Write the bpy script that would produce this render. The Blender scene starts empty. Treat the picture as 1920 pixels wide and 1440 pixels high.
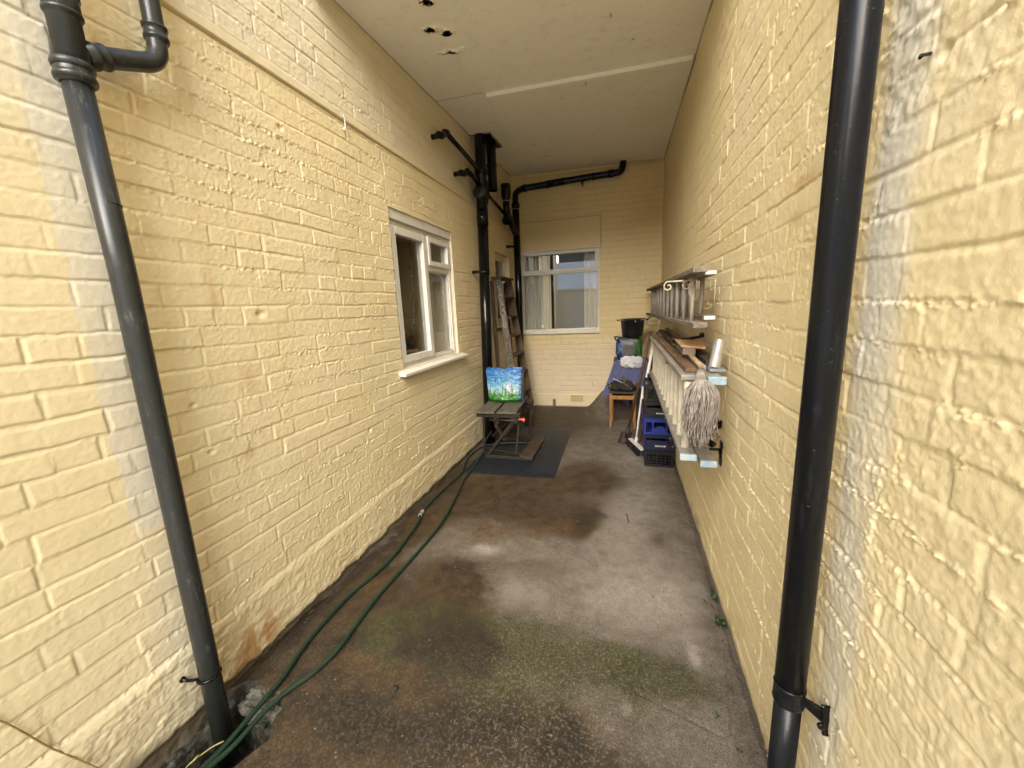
import bpy, bmesh, math, random
import numpy as np
from mathutils import Vector, Matrix
random.seed(7)
SC = bpy.context.scene
COL = SC.collection
# ---------------------------------------------------------------- camera
W, H, D = 1.9733, 3.1934, 5.5754          # passage width, ceiling height at the back, depth (metres)
CSL, CTL = 0.03134, -0.01662              # slope of the ceiling along and across
camd = bpy.data.cameras.new('camera'); cam = bpy.data.objects.new('camera', camd); COL.objects.link(cam)
R_ = (0.9618580759, 0.2701847405, -0.0427697061); U_ = (-0.0111674301, 0.1950050436, 0.9807386612)
F_ = (-0.2733209290, 0.9428537739, -0.1905844452)
cam.matrix_world = Matrix(((R_[0], U_[0], -F_[0], 1.5130), (R_[1], U_[1], -F_[1], 0.0), (R_[2], U_[2], -F_[2], 1.45), (0, 0, 0, 1)))
camd.sensor_width = 36; camd.lens = 36 * 733.25 / 1920; camd.clip_start = 0.02; camd.clip_end = 200
SC.camera = cam
# ---------------------------------------------------------------- sky, sun, exposure
wd = bpy.data.worlds.new("World"); SC.world = wd; wd.use_nodes = True
nt = wd.node_tree; sky = nt.nodes.new('ShaderNodeTexSky'); sky.sky_type = 'NISHITA'; sky.sun_disc = False
SUN_EL, SUN_ROT = math.radians(33), math.radians(178)
sky.sun_elevation = SUN_EL; sky.sun_rotation = SUN_ROT; sky.air_density = 1.0; sky.dust_density = 3.0
bg = nt.nodes['Background']; bg.inputs[1].default_value = 0.15; nt.links.new(sky.outputs[0], bg.inputs[0])
sund = bpy.data.lights.new('sun', 'SUN'); sund.energy = 2.0; sund.angle = math.radians(62); sund.color = (1, .985, .93)
sun = bpy.data.objects.new('sun', sund); COL.objects.link(sun)
sd = Vector((math.sin(SUN_ROT) * math.cos(SUN_EL), math.cos(SUN_ROT) * math.cos(SUN_EL), math.sin(SUN_EL)))
sun.rotation_euler = sd.to_track_quat('Z', 'Y').to_euler(); sun.location = (1, -3, 6)
SC.view_settings.view_transform = 'Standard'; SC.view_settings.look = 'None'; SC.view_settings.gamma = 1
SC.view_settings.exposure = 2.18
SC.cycles.max_bounces = 10; SC.cycles.diffuse_bounces = 6; SC.cycles.transparent_max_bounces = 12

# ---------------------------------------------------------------- noise in numpy
_rt = np.random.RandomState(3).rand(16, 256, 256).astype(np.float32)
def vn(x, y, s=0):
    t = _rt[s % 16]; x = x + 37.3 * (s // 16); y = y + 11.1 * s
    xi = np.floor(x).astype(np.int64); yi = np.floor(y).astype(np.int64)
    fx = x - xi; fy = y - yi; fx = fx * fx * (3 - 2 * fx); fy = fy * fy * (3 - 2 * fy)
    a = t[xi & 255, yi & 255]; b = t[(xi + 1) & 255, yi & 255]; c = t[xi & 255, (yi + 1) & 255]; d = t[(xi + 1) & 255, (yi + 1) & 255]
    return (a * (1 - fx) + b * fx) * (1 - fy) + (c * (1 - fx) + d * fx) * fy
def fbm(x, y, s=0, o=4, g=.5):
    r = 0; a = 1; n = 0
    for k in range(o):
        r = r + a * vn(x * 2 ** k, y * 2 ** k, s + k); n += a; a *= g
    return r / n
def ss(a, b, x):
    t = np.clip((x - a) / (b - a), 0, 1); return t * t * (3 - 2 * t)
def gb(u, v, cu, cv, su, sv):
    return np.exp(-((u - cu) / su) ** 2 - ((v - cv) / sv) ** 2)

def brick_h(u, z, seed, rough, course=.0752, depth=.0040, messy=0.0):
    """height of a painted brick face: struck pointing, uneven bricks, crusts of old mortar"""
    rs = np.random.RandomState(seed)
    wu = u + .010 * (vn(u * 4, z * 4, seed) - .5) + .0045 * (vn(u * 38, z * 38, seed + 1) - .5)
    wz = z + .010 * (vn(u * 3, z * 5, seed + 2) - .5) + .0040 * (vn(u * 34, z * 34, seed + 3) - .5)
    r = np.floor(wz / course); zb = wz - r * course; zt = course - zb; ri = r.astype(int)
    dl = np.full(u.shape, 1., np.float32); dr = dl.copy(); off = np.zeros_like(dl); fill = np.ones_like(dl); tlt = np.zeros_like(dl)
    for k in range(ri.min(), ri.max() + 1):
        m = ri == k
        if not m.any(): continue
        cuts = [-1.2 + rs.uniform(-.12, .12)]
        while cuts[-1] < 6.4:
            cuts.append(cuts[-1] + (.2275 if rs.rand() < .62 else .115) + rs.uniform(-.008, .008))
        cuts = np.array(cuts); nb = len(cuts)
        ho = rs.uniform(-.0016, .0016, nb + 1); hf = rs.uniform(-.1, 1.1, nb + 1).clip(.15, 1.1); ht = rs.uniform(-1, 1, nb + 1)
        uu = wu[m]; i = np.clip(np.searchsorted(cuts, uu), 1, nb - 1)
        dl[m] = uu - cuts[i - 1]; dr[m] = cuts[i] - uu; off[m] = ho[i]; tlt[m] = ht[i]
        fill[m] = np.where(dl[m] < dr[m], hf[i - 1], hf[i])
    mj = .0052 + .004 * (vn(u * 9, z * 9, seed + 4) - .5)
    q = np.where(zt < mj, (mj - zt) / (2 * mj), 0); q = np.where(zb < mj, .5 + zb / (2 * mj), q)
    rec = np.exp(-np.clip(zb - mj, 0, 1) / .0016)
    bed = np.where((zt < mj) | (zb < mj), .25 + .75 * q, np.where(zb < .02, rec * 1.0, 0))
    bed = np.where((zt >= mj) & (zt < mj + .004) & (zb > .02), .25 * (1 - (zt - mj) / .004), bed)
    p = np.where(dl < mj, .5 - dl / (2 * mj), 0); p = np.where(dr < mj, .5 + dr / (2 * mj), p)
    recp = np.exp(-np.clip(dr - mj, 0, 1) / .0016)
    per = np.where((dl < mj) | (dr < mj), .2 + .8 * p, np.where((dr < .02), recp, 0))
    bf = np.clip(.1 + 1.4 * fbm(u * 3.3, z * 13, seed + 5, 2), .1, 1.15)
    dep = np.maximum(bed * bf, per * fill)
    h = -depth * dep + off * (1 - np.clip(dep, 0, 1)) + tlt * .0012 * (zb / course - .5)
    near = np.clip(1 - np.minimum(np.minimum(zb, zt), np.minimum(dl, dr)) / .020, 0, 1)
    c1 = fbm(u * 95, z * 120, seed + 6, 3, .7)
    cr = np.clip(c1 - .5, 0, 1) * ss(.46, .62, fbm(u * 5, z * 11, seed + 8, 2)) * .75
    jn = np.clip(1 - np.minimum(zb, zt) / .012, 0, 1) * ss(.42, .60, fbm(u * 3.6, z * 13.3, seed + 14, 2))
    h += rough * (cr * (.30 + near) * .013) + jn * np.clip(rough * 1.1, .1, 1) * (np.clip(c1 - .44, 0, 1) * .020 - .0004)
    h += .0010 * (fbm(u * 26, z * 26, seed + 9, 3) - .5) * (.6 + rough) + .0014 * (fbm(u * 95, z * 95, seed + 10, 2, .7) - .5) * (.6 + rough)
    h += .007 * (fbm(u * 1.7, z * 1.7, seed + 11, 3) - .5)
    if True:   # slurry smeared across the joints
        sm = ss(.50, .72, fbm(u * 2.2, z * 3.2, seed + 12, 3)) * messy
        dep = dep * (1 - .65 * sm); h = h * (1 - .65 * sm) + sm * (.0065 * (fbm(u * 60, z * 60, seed + 13, 3, .7) - .45))
    return h, dep

def grid_obj(name, P, mask, mat, attrs=None, cols=None, parent=None, flip=False):
    """P: (nu,nv,3) points; mask: (nu-1,nv-1) faces kept"""
    nu, nv = P.shape[:2]
    me = bpy.data.meshes.new(name)
    idx = np.arange(nu * nv).reshape(nu, nv)
    q = np.stack([idx[:-1, :-1], idx[1:, :-1], idx[1:, 1:], idx[:-1, 1:]], -1).reshape(-1, 4)
    if flip: q = q[:, ::-1]
    if mask is not None: q = q[mask.reshape(-1)]
    used = np.zeros(nu * nv, bool); used[q.reshape(-1)] = True
    mp = np.cumsum(used) - 1; q = mp[q]; V = P.reshape(-1, 3)[used]
    me.vertices.add(len(V)); me.vertices.foreach_set('co', V.astype(np.float32).reshape(-1))
    n = len(q); me.loops.add(n * 4); me.loops.foreach_set('vertex_index', q.reshape(-1).astype(np.int32))
    me.polygons.add(n); me.polygons.foreach_set('loop_start', np.arange(0, n * 4, 4, dtype=np.int32))
    me.polygons.foreach_set('loop_total', np.full(n, 4, np.int32)); me.polygons.foreach_set('use_smooth', np.ones(n, bool))
    for k, a in (attrs or {}).items():
        at = me.attributes.new(k, 'FLOAT', 'POINT'); at.data.foreach_set('value', a.reshape(-1)[used].astype(np.float32))
    for k, a in (cols or {}).items():
        at = me.attributes.new(k, 'FLOAT_COLOR', 'POINT'); at.data.foreach_set('color', a.reshape(-1, 4)[used].astype(np.float32).reshape(-1))
    me.update(calc_edges=True); me.validate()
    o = bpy.data.objects.new(name, me); COL.objects.link(o); o.data.materials.append(mat)
    if parent: o.parent = parent
    return o

def tag(o, label=None, cat=None, group=None, kind=None):
    if label: o['label'] = label
    if cat: o['category'] = cat
    if group: o['group'] = group
    if kind: o['kind'] = kind
    return o

# ---------------------------------------------------------------- mesh builder
class MB:
    def __init__(s): s.v = []; s.f = []; s.sm = []; s.uv = []
    def add(s, vs, fs, smooth=False, uvs=None):
        b = len(s.v); s.v += [tuple(v) for v in vs]
        for i, f in enumerate(fs):
            s.f.append([b + k for k in f]); s.sm.append(smooth); s.uv.append(uvs[i] if uvs else None)
        return s
    def box(s, a, b, M=None):
        x0, y0, z0 = a; x1, y1, z1 = b
        vs = [(x0, y0, z0), (x1, y0, z0), (x1, y1, z0), (x0, y1, z0), (x0, y0, z1), (x1, y0, z1), (x1, y1, z1), (x0, y1, z1)]
        if M: vs = [tuple(M @ Vector(v)) for v in vs]
        return s.add(vs, [(0, 3, 2, 1), (4, 5, 6, 7), (0, 1, 5, 4), (1, 2, 6, 5), (2, 3, 7, 6), (3, 0, 4, 7)])
    def bar(s, p, q, w, h, up=(0, 0, 1), tw=None, th=None):
        """rectangular bar from p to q, w across, h along up"""
        p = Vector(p); q = Vector(q); d = (q - p).normalized(); up = Vector(up)
        sx = d.cross(up).normalized(); uy = sx.cross(d).normalized(); tw = tw or w; th = th or h
        vs = []
        for c, ww, hh in ((p, w, h), (q, tw, th)):
            for a, b in ((-1, -1), (1, -1), (1, 1), (-1, 1)): vs.append(c + sx * a * ww / 2 + uy * b * hh / 2)
        return s.add(vs, [(3, 2, 1, 0), (4, 5, 6, 7), (0, 1, 5, 4), (1, 2, 6, 5), (2, 3, 7, 6), (3, 0, 4, 7)])
    def tube(s, pts, r, n=16, caps=True, uv=False):
        pts = [Vector(p) for p in pts]; rs = r if isinstance(r, (list, tuple)) else [r] * len(pts)
        vs = []; fs = []; uvs = []; L = 0; prev = None; Ls = []
        for i, p in enumerate(pts):
            a = pts[max(i - 1, 0)]; b = pts[min(i + 1, len(pts) - 1)]; d = (b - a).normalized()
            if i: L += (p - pts[i - 1]).length
            Ls.append(L)
            if prev is None:
                prev = d.cross(Vector((0, 0, 1)) if abs(d.z) < .9 else Vector((1, 0, 0))).normalized()
            prev = (prev - d * prev.dot(d)).normalized(); e = d.cross(prev)
            for k in range(n):
                t = 2 * math.pi * k / n; vs.append(p + (prev * math.cos(t) + e * math.sin(t)) * rs[i])
        for i in range(len(pts) - 1):
            for k in range(n):
                fs.append((i * n + k, i * n + (k + 1) % n, (i + 1) * n + (k + 1) % n, (i + 1) * n + k))
                uvs.append(((Ls[i], k / n), (Ls[i], (k + 1) / n), (Ls[i + 1], (k + 1) / n), (Ls[i + 1], k / n)))
        s.add(vs, fs, True, uvs if uv else None)
        if caps:
            b = len(s.v) - len(vs)
            s.f.append([b + k for k in range(n)][::-1]); s.sm.append(False); s.uv.append(None)
            s.f.append([b + (len(pts) - 1) * n + k for k in range(n)]); s.sm.append(False); s.uv.append(None)
        return s
    def lathe(s, prof, c=(0, 0, 0), n=24, M=None):
        vs = []; fs = []
        for r, z in prof:
            for k in range(n):
                t = 2 * math.pi * k / n; v = Vector((r * math.cos(t), r * math.sin(t), z))
                vs.append((M @ v if M else v) + Vector(c))
        for i in range(len(prof) - 1):
            for k in range(n): fs.append((i * n + k, i * n + (k + 1) % n, (i + 1) * n + (k + 1) % n, (i + 1) * n + k))
        return s.add(vs, fs, True)
    def build(s, name, mat, parent=None, bevel=0, seg=2):
        me = bpy.data.meshes.new(name); me.from_pydata([tuple(v) for v in s.v], [], s.f)
        me.polygons.foreach_set('use_smooth', s.sm)
        if any(u is not None for u in s.uv):
            l = me.uv_layers.new(name='uv')
            for p, u in zip(me.polygons, s.uv):
                if u is not None:
                    for k, li in enumerate(p.loop_indices): l.data[li].uv = u[k]
        me.update()
        o = bpy.data.objects.new(name, me); COL.objects.link(o)
        if mat: me.materials.append(mat)
        if parent: o.parent = parent
        if bevel:
            b = o.modifiers.new('bevel', 'BEVEL'); b.width = bevel; b.segments = seg; b.limit_method = 'ANGLE'; b.angle_limit = math.radians(40)
        return o
def empty(name, loc=(0, 0, 0), label=None, cat=None, group=None, kind=None):
    o = bpy.data.objects.new(name, None); COL.objects.link(o); o.empty_display_size = .1
    o['_at'] = 0; del o['_at']
    return tag(o, label, cat, group, kind)
def smooth_path(pts, n=8):
    out = []; P = [Vector(p) for p in pts]
    for i in range(len(P) - 1):
        p0 = P[max(i - 1, 0)]; p1 = P[i]; p2 = P[i + 1]; p3 = P[min(i + 2, len(P) - 1)]
        for k in range(n):
            t = k / n; out.append(.5 * ((2 * p1) + (p2 - p0) * t + (2 * p0 - 5 * p1 + 4 * p2 - p3) * t * t + (3 * p1 - p0 - 3 * p2 + p3) * t ** 3))
    out.append(P[-1]); return out

# ---------------------------------------------------------------- materials
class N:
    def __init__(s, name):
        s.m = bpy.data.materials.new(name); s.m.use_nodes = True; s.t = s.m.node_tree; s.b = s.t.nodes['Principled BSDF']
    def new(s, typ, **kw):
        n = s.t.nodes.new('ShaderNode' + typ)
        for k, v in kw.items(): setattr(n, k, v)
        return n
    def link(s, a, b): s.t.links.new(a, b)
    def val(s, sock, v):
        if hasattr(v, 'is_output') or isinstance(v, bpy.types.NodeSocket): s.link(v, sock)
        else: sock.default_value = v if not isinstance(v, tuple) or len(v) == 4 or len(sock.default_value) != 4 else (*v, 1)
    def coord(s, kind='Object', scale=(1, 1, 1)):
        c = s.new('TexCoord'); mp = s.new('Mapping'); mp.inputs['Scale'].default_value = scale; s.link(c.outputs[kind], mp.inputs[0]); return mp.outputs[0]
    def noise(s, scale, detail=4, rough=.55, co=None, dist=0):
        n = s.new('TexNoise'); n.inputs['Scale'].default_value = scale; n.inputs['Detail'].default_value = detail
        n.inputs['Roughness'].default_value = rough; n.inputs['Distortion'].default_value = dist
        s.link(co if co is not None else s.coord(), n.inputs['Vector']); return n.outputs[0]
    def ramp(s, f, a, b, c0=0., c1=1.):
        r = s.new('MapRange', interpolation_type='SMOOTHSTEP'); s.link(f, r.inputs[0]); r.inputs[1].default_value = a; r.inputs[2].default_value = b
        r.inputs[3].default_value = c0; r.inputs[4].default_value = c1; return r.outputs[0]
    def mix(s, f, a, b, mode='MIX'):
        m = s.new('Mix', data_type='RGBA', blend_type=mode); s.val(m.inputs[0], f); s.val(m.inputs[6], a); s.val(m.inputs[7], b); return m.outputs[2]
    def math(s, op, a, b=0.): 
        m = s.new('Math', operation=op); s.val(m.inputs[0], a); s.val(m.inputs[1], b); return m.outputs[0]
    def attr(s, n): a = s.new('Attribute', attribute_name=n); return a.outputs['Fac']
    def bump(s, h, dist=.001, strength=1.0):
        b = s.new('Bump'); b.inputs['Distance'].default_value = dist; b.inputs['Strength'].default_value = strength; s.link(h, b.inputs['Height'])
        s.link(b.outputs[0], s.b.inputs['Normal']); return b
    def set(s, **kw):
        for k, v in kw.items(): s.val(s.b.inputs[k.replace('_', ' ')], v)
        return s.m

def paint_mat(name, base, alt, greycol=(.71, .645, .495)):
    n = N(name)
    c = n.mix(n.ramp(n.noise(1.3, 5), .3, .7), base, alt)
    c = n.mix(n.math('MULTIPLY', n.ramp(n.noise(23, 4, .7), .45, .75), .25), c, tuple(x * .82 for x in base))
    c = n.mix(n.ramp(n.noise(140, 2), .66, .8, 0, .35), c, tuple(min(1, x * 1.12) for x in base))
    gy = n.mix(n.ramp(n.noise(7, 5, .7), .3, .75), greycol, tuple(x * .88 for x in greycol))
    c = n.mix(n.attr('grey'), c, gy)
    c = n.mix(n.attr('rust'), c, (.42, .20, .055))
    c = n.mix(n.attr('dirt'), c, (.16, .13, .085)); c = n.mix(n.math('MULTIPLY', n.ramp(n.noise(3.1, 6, .7, n.coord('Object', (1, 1, .45))), .52, .72), .14), c, tuple(x * .80 for x in base))
    n.bump(n.noise(330, 3, .7), .0009, .7)
    return n.set(Base_Color=c, Roughness=n.ramp(n.noise(9, 3), .2, .8, .38, .58), Specular_IOR_Level=.45)
M_WALL_L = paint_mat('cream_paint_left', (.74, .62, .355), (.765, .65, .405))
M_WALL_R = paint_mat('cream_paint_right', (.73, .605, .34), (.765, .645, .41))
M_WALL_B = paint_mat('cream_paint_back', (.70, .545, .25), (.72, .575, .30), (.56, .50, .39))
def simple(name, col, rough=.5, metal=0., var=.25, scale=30, bump=0, spec=.5, alt=None, bs=120, stretch=(1, 1, 1)):
    n = N(name); co = n.coord('Object', stretch)
    c = n.mix(n.ramp(n.noise(scale, 5, .65, co), .3, .72), col, alt or tuple(x * (1 - var) for x in col))
    if bump: n.bump(n.noise(bs, 4, .6, co), bump, .6)
    return n.set(Base_Color=c, Roughness=rough, Metallic=metal, Specular_IOR_Level=spec)
def pipe_mat(name, base, dusty, rough=.28, spec=.5):
    n = N(name); co = n.coord('Object', (1, 1, .35))
    d = n.ramp(n.noise(26, 6, .75, co), .56, .72); d2 = n.ramp(n.noise(130, 3, .6), .69, .73)
    st = n.ramp(n.noise(90, 4, .7, n.coord('Object', (1, 1, .06))), .6, .72, 0, .35)
    c = n.mix(n.math('MULTIPLY', d, .45), base, dusty); c = n.mix(st, c, dusty); c = n.mix(n.math('MULTIPLY', d2, .3), c, (.30, .28, .25))
    n.bump(n.noise(60, 4, .6), .0008, .35)
    return n.set(Base_Color=c, Roughness=n.math('ADD', n.math('MULTIPLY', d, .3), rough), Specular_IOR_Level=spec)
M_PIPE_OLD = pipe_mat('weathered_black_pipe', (.022, .024, .022), (.13, .125, .11), .32, .4)
M_PIPE = pipe_mat('gloss_black_pipe', (.006, .007, .009), (.035, .037, .04), .28, .22)
M_IRON = pipe_mat('black_painted_iron', (.004, .004, .004), (.012, .010, .008), .16, .3)
M_FRAME = simple('white_frame_paint', (.72, .69, .61), .42, var=.12, scale=12)
M_FRAME2 = simple('aged_white_frame_paint', (.74, .67, .56), .4, var=.12, scale=12, bump=.0003, bs=60)
M_BLACK = simple('black_plastic', (.010, .010, .012), .42, var=.3)
M_DARK = simple('flat_dark', (.02, .018, .015), .9)
M_ROOM = simple('room_plaster', (.68, .62, .47), .9, var=.12, scale=3)
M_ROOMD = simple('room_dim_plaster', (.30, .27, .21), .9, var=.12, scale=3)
def wood_mat(name, a, b, rough=.7, st=(1, 1, 1), sc=40):
    n = N(name); co = n.coord('Object', st); g = n.noise(sc, 6, .7, co, .6)
    c = n.mix(n.ramp(g, .3, .72), a, b); c = n.mix(n.ramp(n.noise(6, 4), .5, .75, 0, .5), c, tuple(x * .5 for x in a))
    n.bump(g, .0012, .5); return n.set(Base_Color=c, Roughness=rough, Specular_IOR_Level=.3)
def glass_mat(name, tint=(.95, .95, .94), r0=.04):
    n = N(name); t = n.t; t.nodes.remove(n.b)
    tr = n.new('BsdfTransparent'); tr.inputs[0].default_value = (*tint, 1)
    gl = n.new('BsdfGlossy'); gl.inputs['Roughness'].default_value = 0.0; gl.inputs[0].default_value = (1, 1, 1, 1)
    geo = n.new('NewGeometry'); dt = n.new('VectorMath', operation='DOT_PRODUCT'); n.link(geo.outputs['Incoming'], dt.inputs[0]); n.link(geo.outputs['Normal'], dt.inputs[1])
    c = n.math('ABSOLUTE', dt.outputs['Value']); p = n.math('POWER', n.math('SUBTRACT', 1.0, c), 5.0); f = n.math('ADD', n.math('MULTIPLY', p, 1 - r0), r0)
    mx = n.new('MixShader'); n.link(f, mx.inputs[0]); n.link(tr.outputs[0], mx.inputs[1]); n.link(gl.outputs[0], mx.inputs[2])
    n.link(mx.outputs[0], t.nodes['Material Output'].inputs[0]); return n.m
M_GLASS = glass_mat('window_glass', r0=.05)
M_GLASSB = glass_mat('back_window_glass', r0=.14)

# ---------------------------------------------------------------- walls
def spans(*seg):
    out = []
    for a, b, st in seg: out += list(np.arange(a, b, st))
    out.append(seg[-1][1]); return np.array(out, np.float32)
LW = dict(y0=2.450, y1=3.458, z0=1.05, z1=2.150)      # left window opening
RW = dict(y0=4.71, y1=5.36, z0=1.235, z1=2.135)       # small rear window opening
BW = dict(x0=.10, x1=1.192, z0=1.09, z1=2.205)        # back window opening
ZS = spans((-.32, 0, .006), (0, 3.3, .0034), (3.3, 5.6, .08))
def wallgrid(us):
    u, z = np.meshgrid(us, ZS, indexing='ij'); return u.astype(np.float32), z.astype(np.float32)
# left wall
us = spans((-.6, .38, .03), (.38, 2.6, .0037), (2.6, D + .02, .0078))
u, z = wallgrid(us)
fade = (z < 3.28) * (u > .36)
rough = .12 + .55 * ss(.85, 1.3, u) + .35 * ss(.9, .2, z) + .4 * gb(u, z, 1.2, 2.3, .5, .4)
h, dep = brick_h(u, z, 11, rough, messy=.7 * ss(.9, .3, z) + .2 * ss(.9, 1.3, u))
inrec = ss(.306, .262, z + .030 * (vn(u * 5, z * 0, 4) - .5) + .02 * ss(.6, 0, u))          # rendered plinth with a weathered top
hp = .005 + .006 * (fbm(u * 8, z * 8, 5, 4) - .5) + .004 * (fbm(u * 70, z * 60, 6, 3, .65) - .5) + .002 * ss(.55, .7, fbm(u * 18, z * 40, 9, 2))
h = h * (1 - inrec) + (hp + .35 * h) * inrec + .002 * ss(.30, .285, z) * ss(.25, .27, z)
bot = ss(.035, .0, z + .05 * (fbm(u * 14, z * 2, 7, 4, .6) - .5)); h -= .020 * bot
sc_ = ss(2.508, 2.513, z) * ss(2.556, 2.551, z); h = h * (1 - sc_) + (.011 + .002 * (fbm(u * 20, z * 20, 3, 2) - .5)) * sc_
gr = ss(2.503, 2.506, z) * ss(2.513, 2.510, z); h -= .006 * gr
# chipped holes
for cu, cz, r_ in ((1.36, 1.47, .018), (1.62, 2.3, .012), (1.05, .96, .01), (2.0, .74, .012), (2.9, 2.3, .009), (1.02, 1.15, .008)):
    h -= .012 * gb(u, z, cu, cz, r_, r_ * .7)
h *= fade
h = np.where(z < -.02, np.minimum(h, .01) + .02 * (fbm(u * 14, z * 14, 12, 3) - .5), h)
nz = fbm(u * 6, z * 6, 2, 4)
pg = ss(.30, .10, np.abs(u - .815) * 5.0 - .05 + .10 * (vn(u * 3, np.floor(z / .0752) * 1.7, 8) - .5) + .05 * (nz - .5)) * ss(.75, 1.05, z + .3 * nz)
pg = ss(.40, .66, pg * (u < .9) + .12 * (vn(u * 2, np.floor(z / .0752) * 3.1, 9) - .5))
grey = np.clip(.8 * pg + .65 * ss(2.50, 2.56, z) + .55 * ss(1.85, 2.1, z) * ss(.95, .75, u) + .5 * gb(u, z, .8, .35, .08, .35) + .25 * gb(u, z, .7, .05, .5, .2), 0, 1) * (.75 + .5 * nz)
drip = ss(.55, .8, vn(u * 22, z * .7, 6))
rust = .25 * gb(u, z, 1.165, 1.85, .022, .22) * (.4 + drip) + .3 * gb(u, z, 1.17, 1.55, .02, .10) + .25 * gb(u, z, 1.26, 1.2, .04, .07) + .4 * gb(u, z, 1.2, .9, .03, .03) \
    + (.85 * gb(u, z, 1.10, .10, .10, .09) + .5 * gb(u, z, 1.0, .02, .12, .06)) * ss(.35, .65, fbm(u * 20, z * 9, 3, 4)) * 1.3 + .35 * gb(u, z, 1.0, 2.22, .12, .16) * drip + .2 * gb(u, z, 4.9, 2.7, .3, .3)
dirt = np.clip(1.2 * ss(.05, -.01, z + .035 * (nz - .5)) + .75 * gb(u, z, .62, .02, .10, .09) * ss(.4, .6, nz) + .5 * gb(u, z, 3.75, .12, .05, .1) * nz, 0, 1)
dirt = np.maximum(dirt, .10 * dep * (z > .3)); dirt = np.maximum(dirt, .22 * ss(.30, .0, z) * ss(.45, .7, fbm(u * 9, z * 14, 7, 4))); dirt = np.maximum(dirt, 1.0 * (z < -.015)); dirt = np.clip(dirt + .35 * gr + .5 * gb(u, z, .87, 1.55, .02, .6) * nz * .5, 0, 1)  # also darker in a narrow upright strip by the near pipe
Pm = np.stack([h, u, z], -1)
cu = (us[:-1] + us[1:]) / 2; cz = (ZS[:-1] + ZS[1:]) / 2; CU, CZ = np.meshgrid(cu, cz, indexing='ij')
mask = ~(((CU > LW['y0']) & (CU < LW['y1']) & (CZ > LW['z0']) & (CZ < LW['z1'])) | ((CU > RW['y0']) & (CU < RW['y1']) & (CZ > RW['z0']) & (CZ < RW['z1'])))
wall_l = grid_obj('brick_wall', Pm, mask, M_WALL_L, dict(grey=grey, rust=np.clip(rust, 0, .8), dirt=dirt))
tag(wall_l, 'long cream painted brick wall on the left, with two windows and a rendered plinth', 'wall', kind='thing')
# right wall
us = spans((-.8, .36, .03), (.36, 2.6, .0037), (2.6, D + .02, .0078))
u, z = wallgrid(us); fade = (z < 3.28) * (u > .34)
nearr = ss(1.9, .7, u); rough = .4 + .75 * nearr * ss(.35, .6, fbm(u * 3, z * 3, 4, 2)) + .3 * ss(2.4, 1.5, u)
h, dep = brick_h(u, z, 47, rough, messy=.6 + .25 * nearr, depth=.0034)
h += nearr * .004 * (fbm(u * 2.2, z * 7, 8, 3) - .5)
h -= .006 * ss(.05, 0, z + .05 * (fbm(u * 12, z * 2, 7, 4, .6) - .5))
for cu_, cz_, r_ in ((2.62, 2.35, .01), (3.2, 1.95, .008), (1.5, 2.1, .012), (.83, 1.80, .01)): h -= .008 * gb(u, z, cu_, cz_, r_, r_)
h *= fade; nz = fbm(u * 6, z * 6, 2, 4)
edge = .905 + .02 * (vn(z * 5, z * 0, 3) - .5) + .03 * (z - 1.2) * .6
pg = ss(.085, .03, np.abs(u - edge + .01) + .05 * (nz - .5)) * (.5 + .6 * ss(.25, .65, fbm(u * 9, z * 3, 5, 3)))
pg = pg + .8 * gb(u, z, .86, 1.85, .09, .16) * ss(.4, .55, nz)
grey = np.clip(.95 * pg + .6 * gb(u, z, 2.1, 1.4, .12, .2) * nz, 0, 1)
rust = .35 * gb(u, z, 1.35, 1.66, .05, .02) + .5 * gb(u, z, 1.3, 1.75, .08, .015) + .3 * gb(u, z, .80, 1.92, .05, .03) + .3 * gb(u, z, 1.15, 1.55, .1, .012)
dirt = np.clip(1.0 * ss(.022, -.005, z + .03 * (nz - .5)) + .55 * gb(u, z, 2.45, .05, .22, .05) * ss(.45, .62, fbm(u * 30, z * 30, 4, 3)) + .55 * gb(u, z, .84, 1.93, .05, .09) * ss(.45, .6, fbm(u * 30, z * 30, 6, 2)) + .09 * dep + .22 * ss(.28, .0, z) * ss(.45, .7, fbm(u * 9, z * 14, 7, 4)), 0, 1)
Pm = np.stack([W - h, u, z], -1)
wall_r = grid_obj('brick_wall', Pm, None, M_WALL_R, dict(grey=grey, rust=rust, dirt=dirt), flip=True)
tag(wall_r, 'windowless cream painted brick wall along the right side, where the ladders hang', 'wall', kind='thing')
# back wall
us = spans((-.02, W + .02, .0072)); zs_old = ZS; ZS = spans((-.1, 3.3, .0068))
u, z = wallgrid(us)
h, dep = brick_h(u, z, 83, .25 + .0 * u, messy=.25, depth=.0056)
h = h * (1 - .45 * ss(1.0, 1.3, z))
pan = (ss(.085, .09, u) * ss(1.212, 1.206, u) * ss(2.19, 2.2, z) * ss(2.598, 2.592, z)); pe = (ss(.07, .09, u) * ss(1.222, 1.212, u) * ss(2.18, 2.2, z) * ss(2.608, 2.598, z))
h = h * (1 - pan) + pan * (.004 + .003 * (fbm(u * 5, z * 5, 3, 2) - .5)) - .010 * np.clip(pe - pan, 0, 1)
pl = ss(.185, .178, z); h = h * (1 - pl) + (.006 + .002 * (fbm(u * 12, z * 12, 5, 3) - .5)) * pl
h -= .02 * ((np.abs(u - .535) < .02) & (z < .1))
nz = fbm(u * 5, z * 5, 2, 4)
grey = np.clip(.6 * ss(1.2, .6, z + .3 * (nz - .5)) + .25 * nz, 0, 1)
dirt = np.clip(.8 * ss(.02, 0, z) + 1.0 * ((np.abs(u - .535) < .022) & (z < .1)) + .5 * gb(u, z, 1.2, 3.15, 1.5, .02) * nz + .22 * dep * (1 - pan) * (1 - pl) + .55 * np.clip(pe - pan, 0, 1), 0, 1)
rust = .15 * ss(1.3, 1.7, u) * ss(2.0, 2.4, z) * nz * 2
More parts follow.
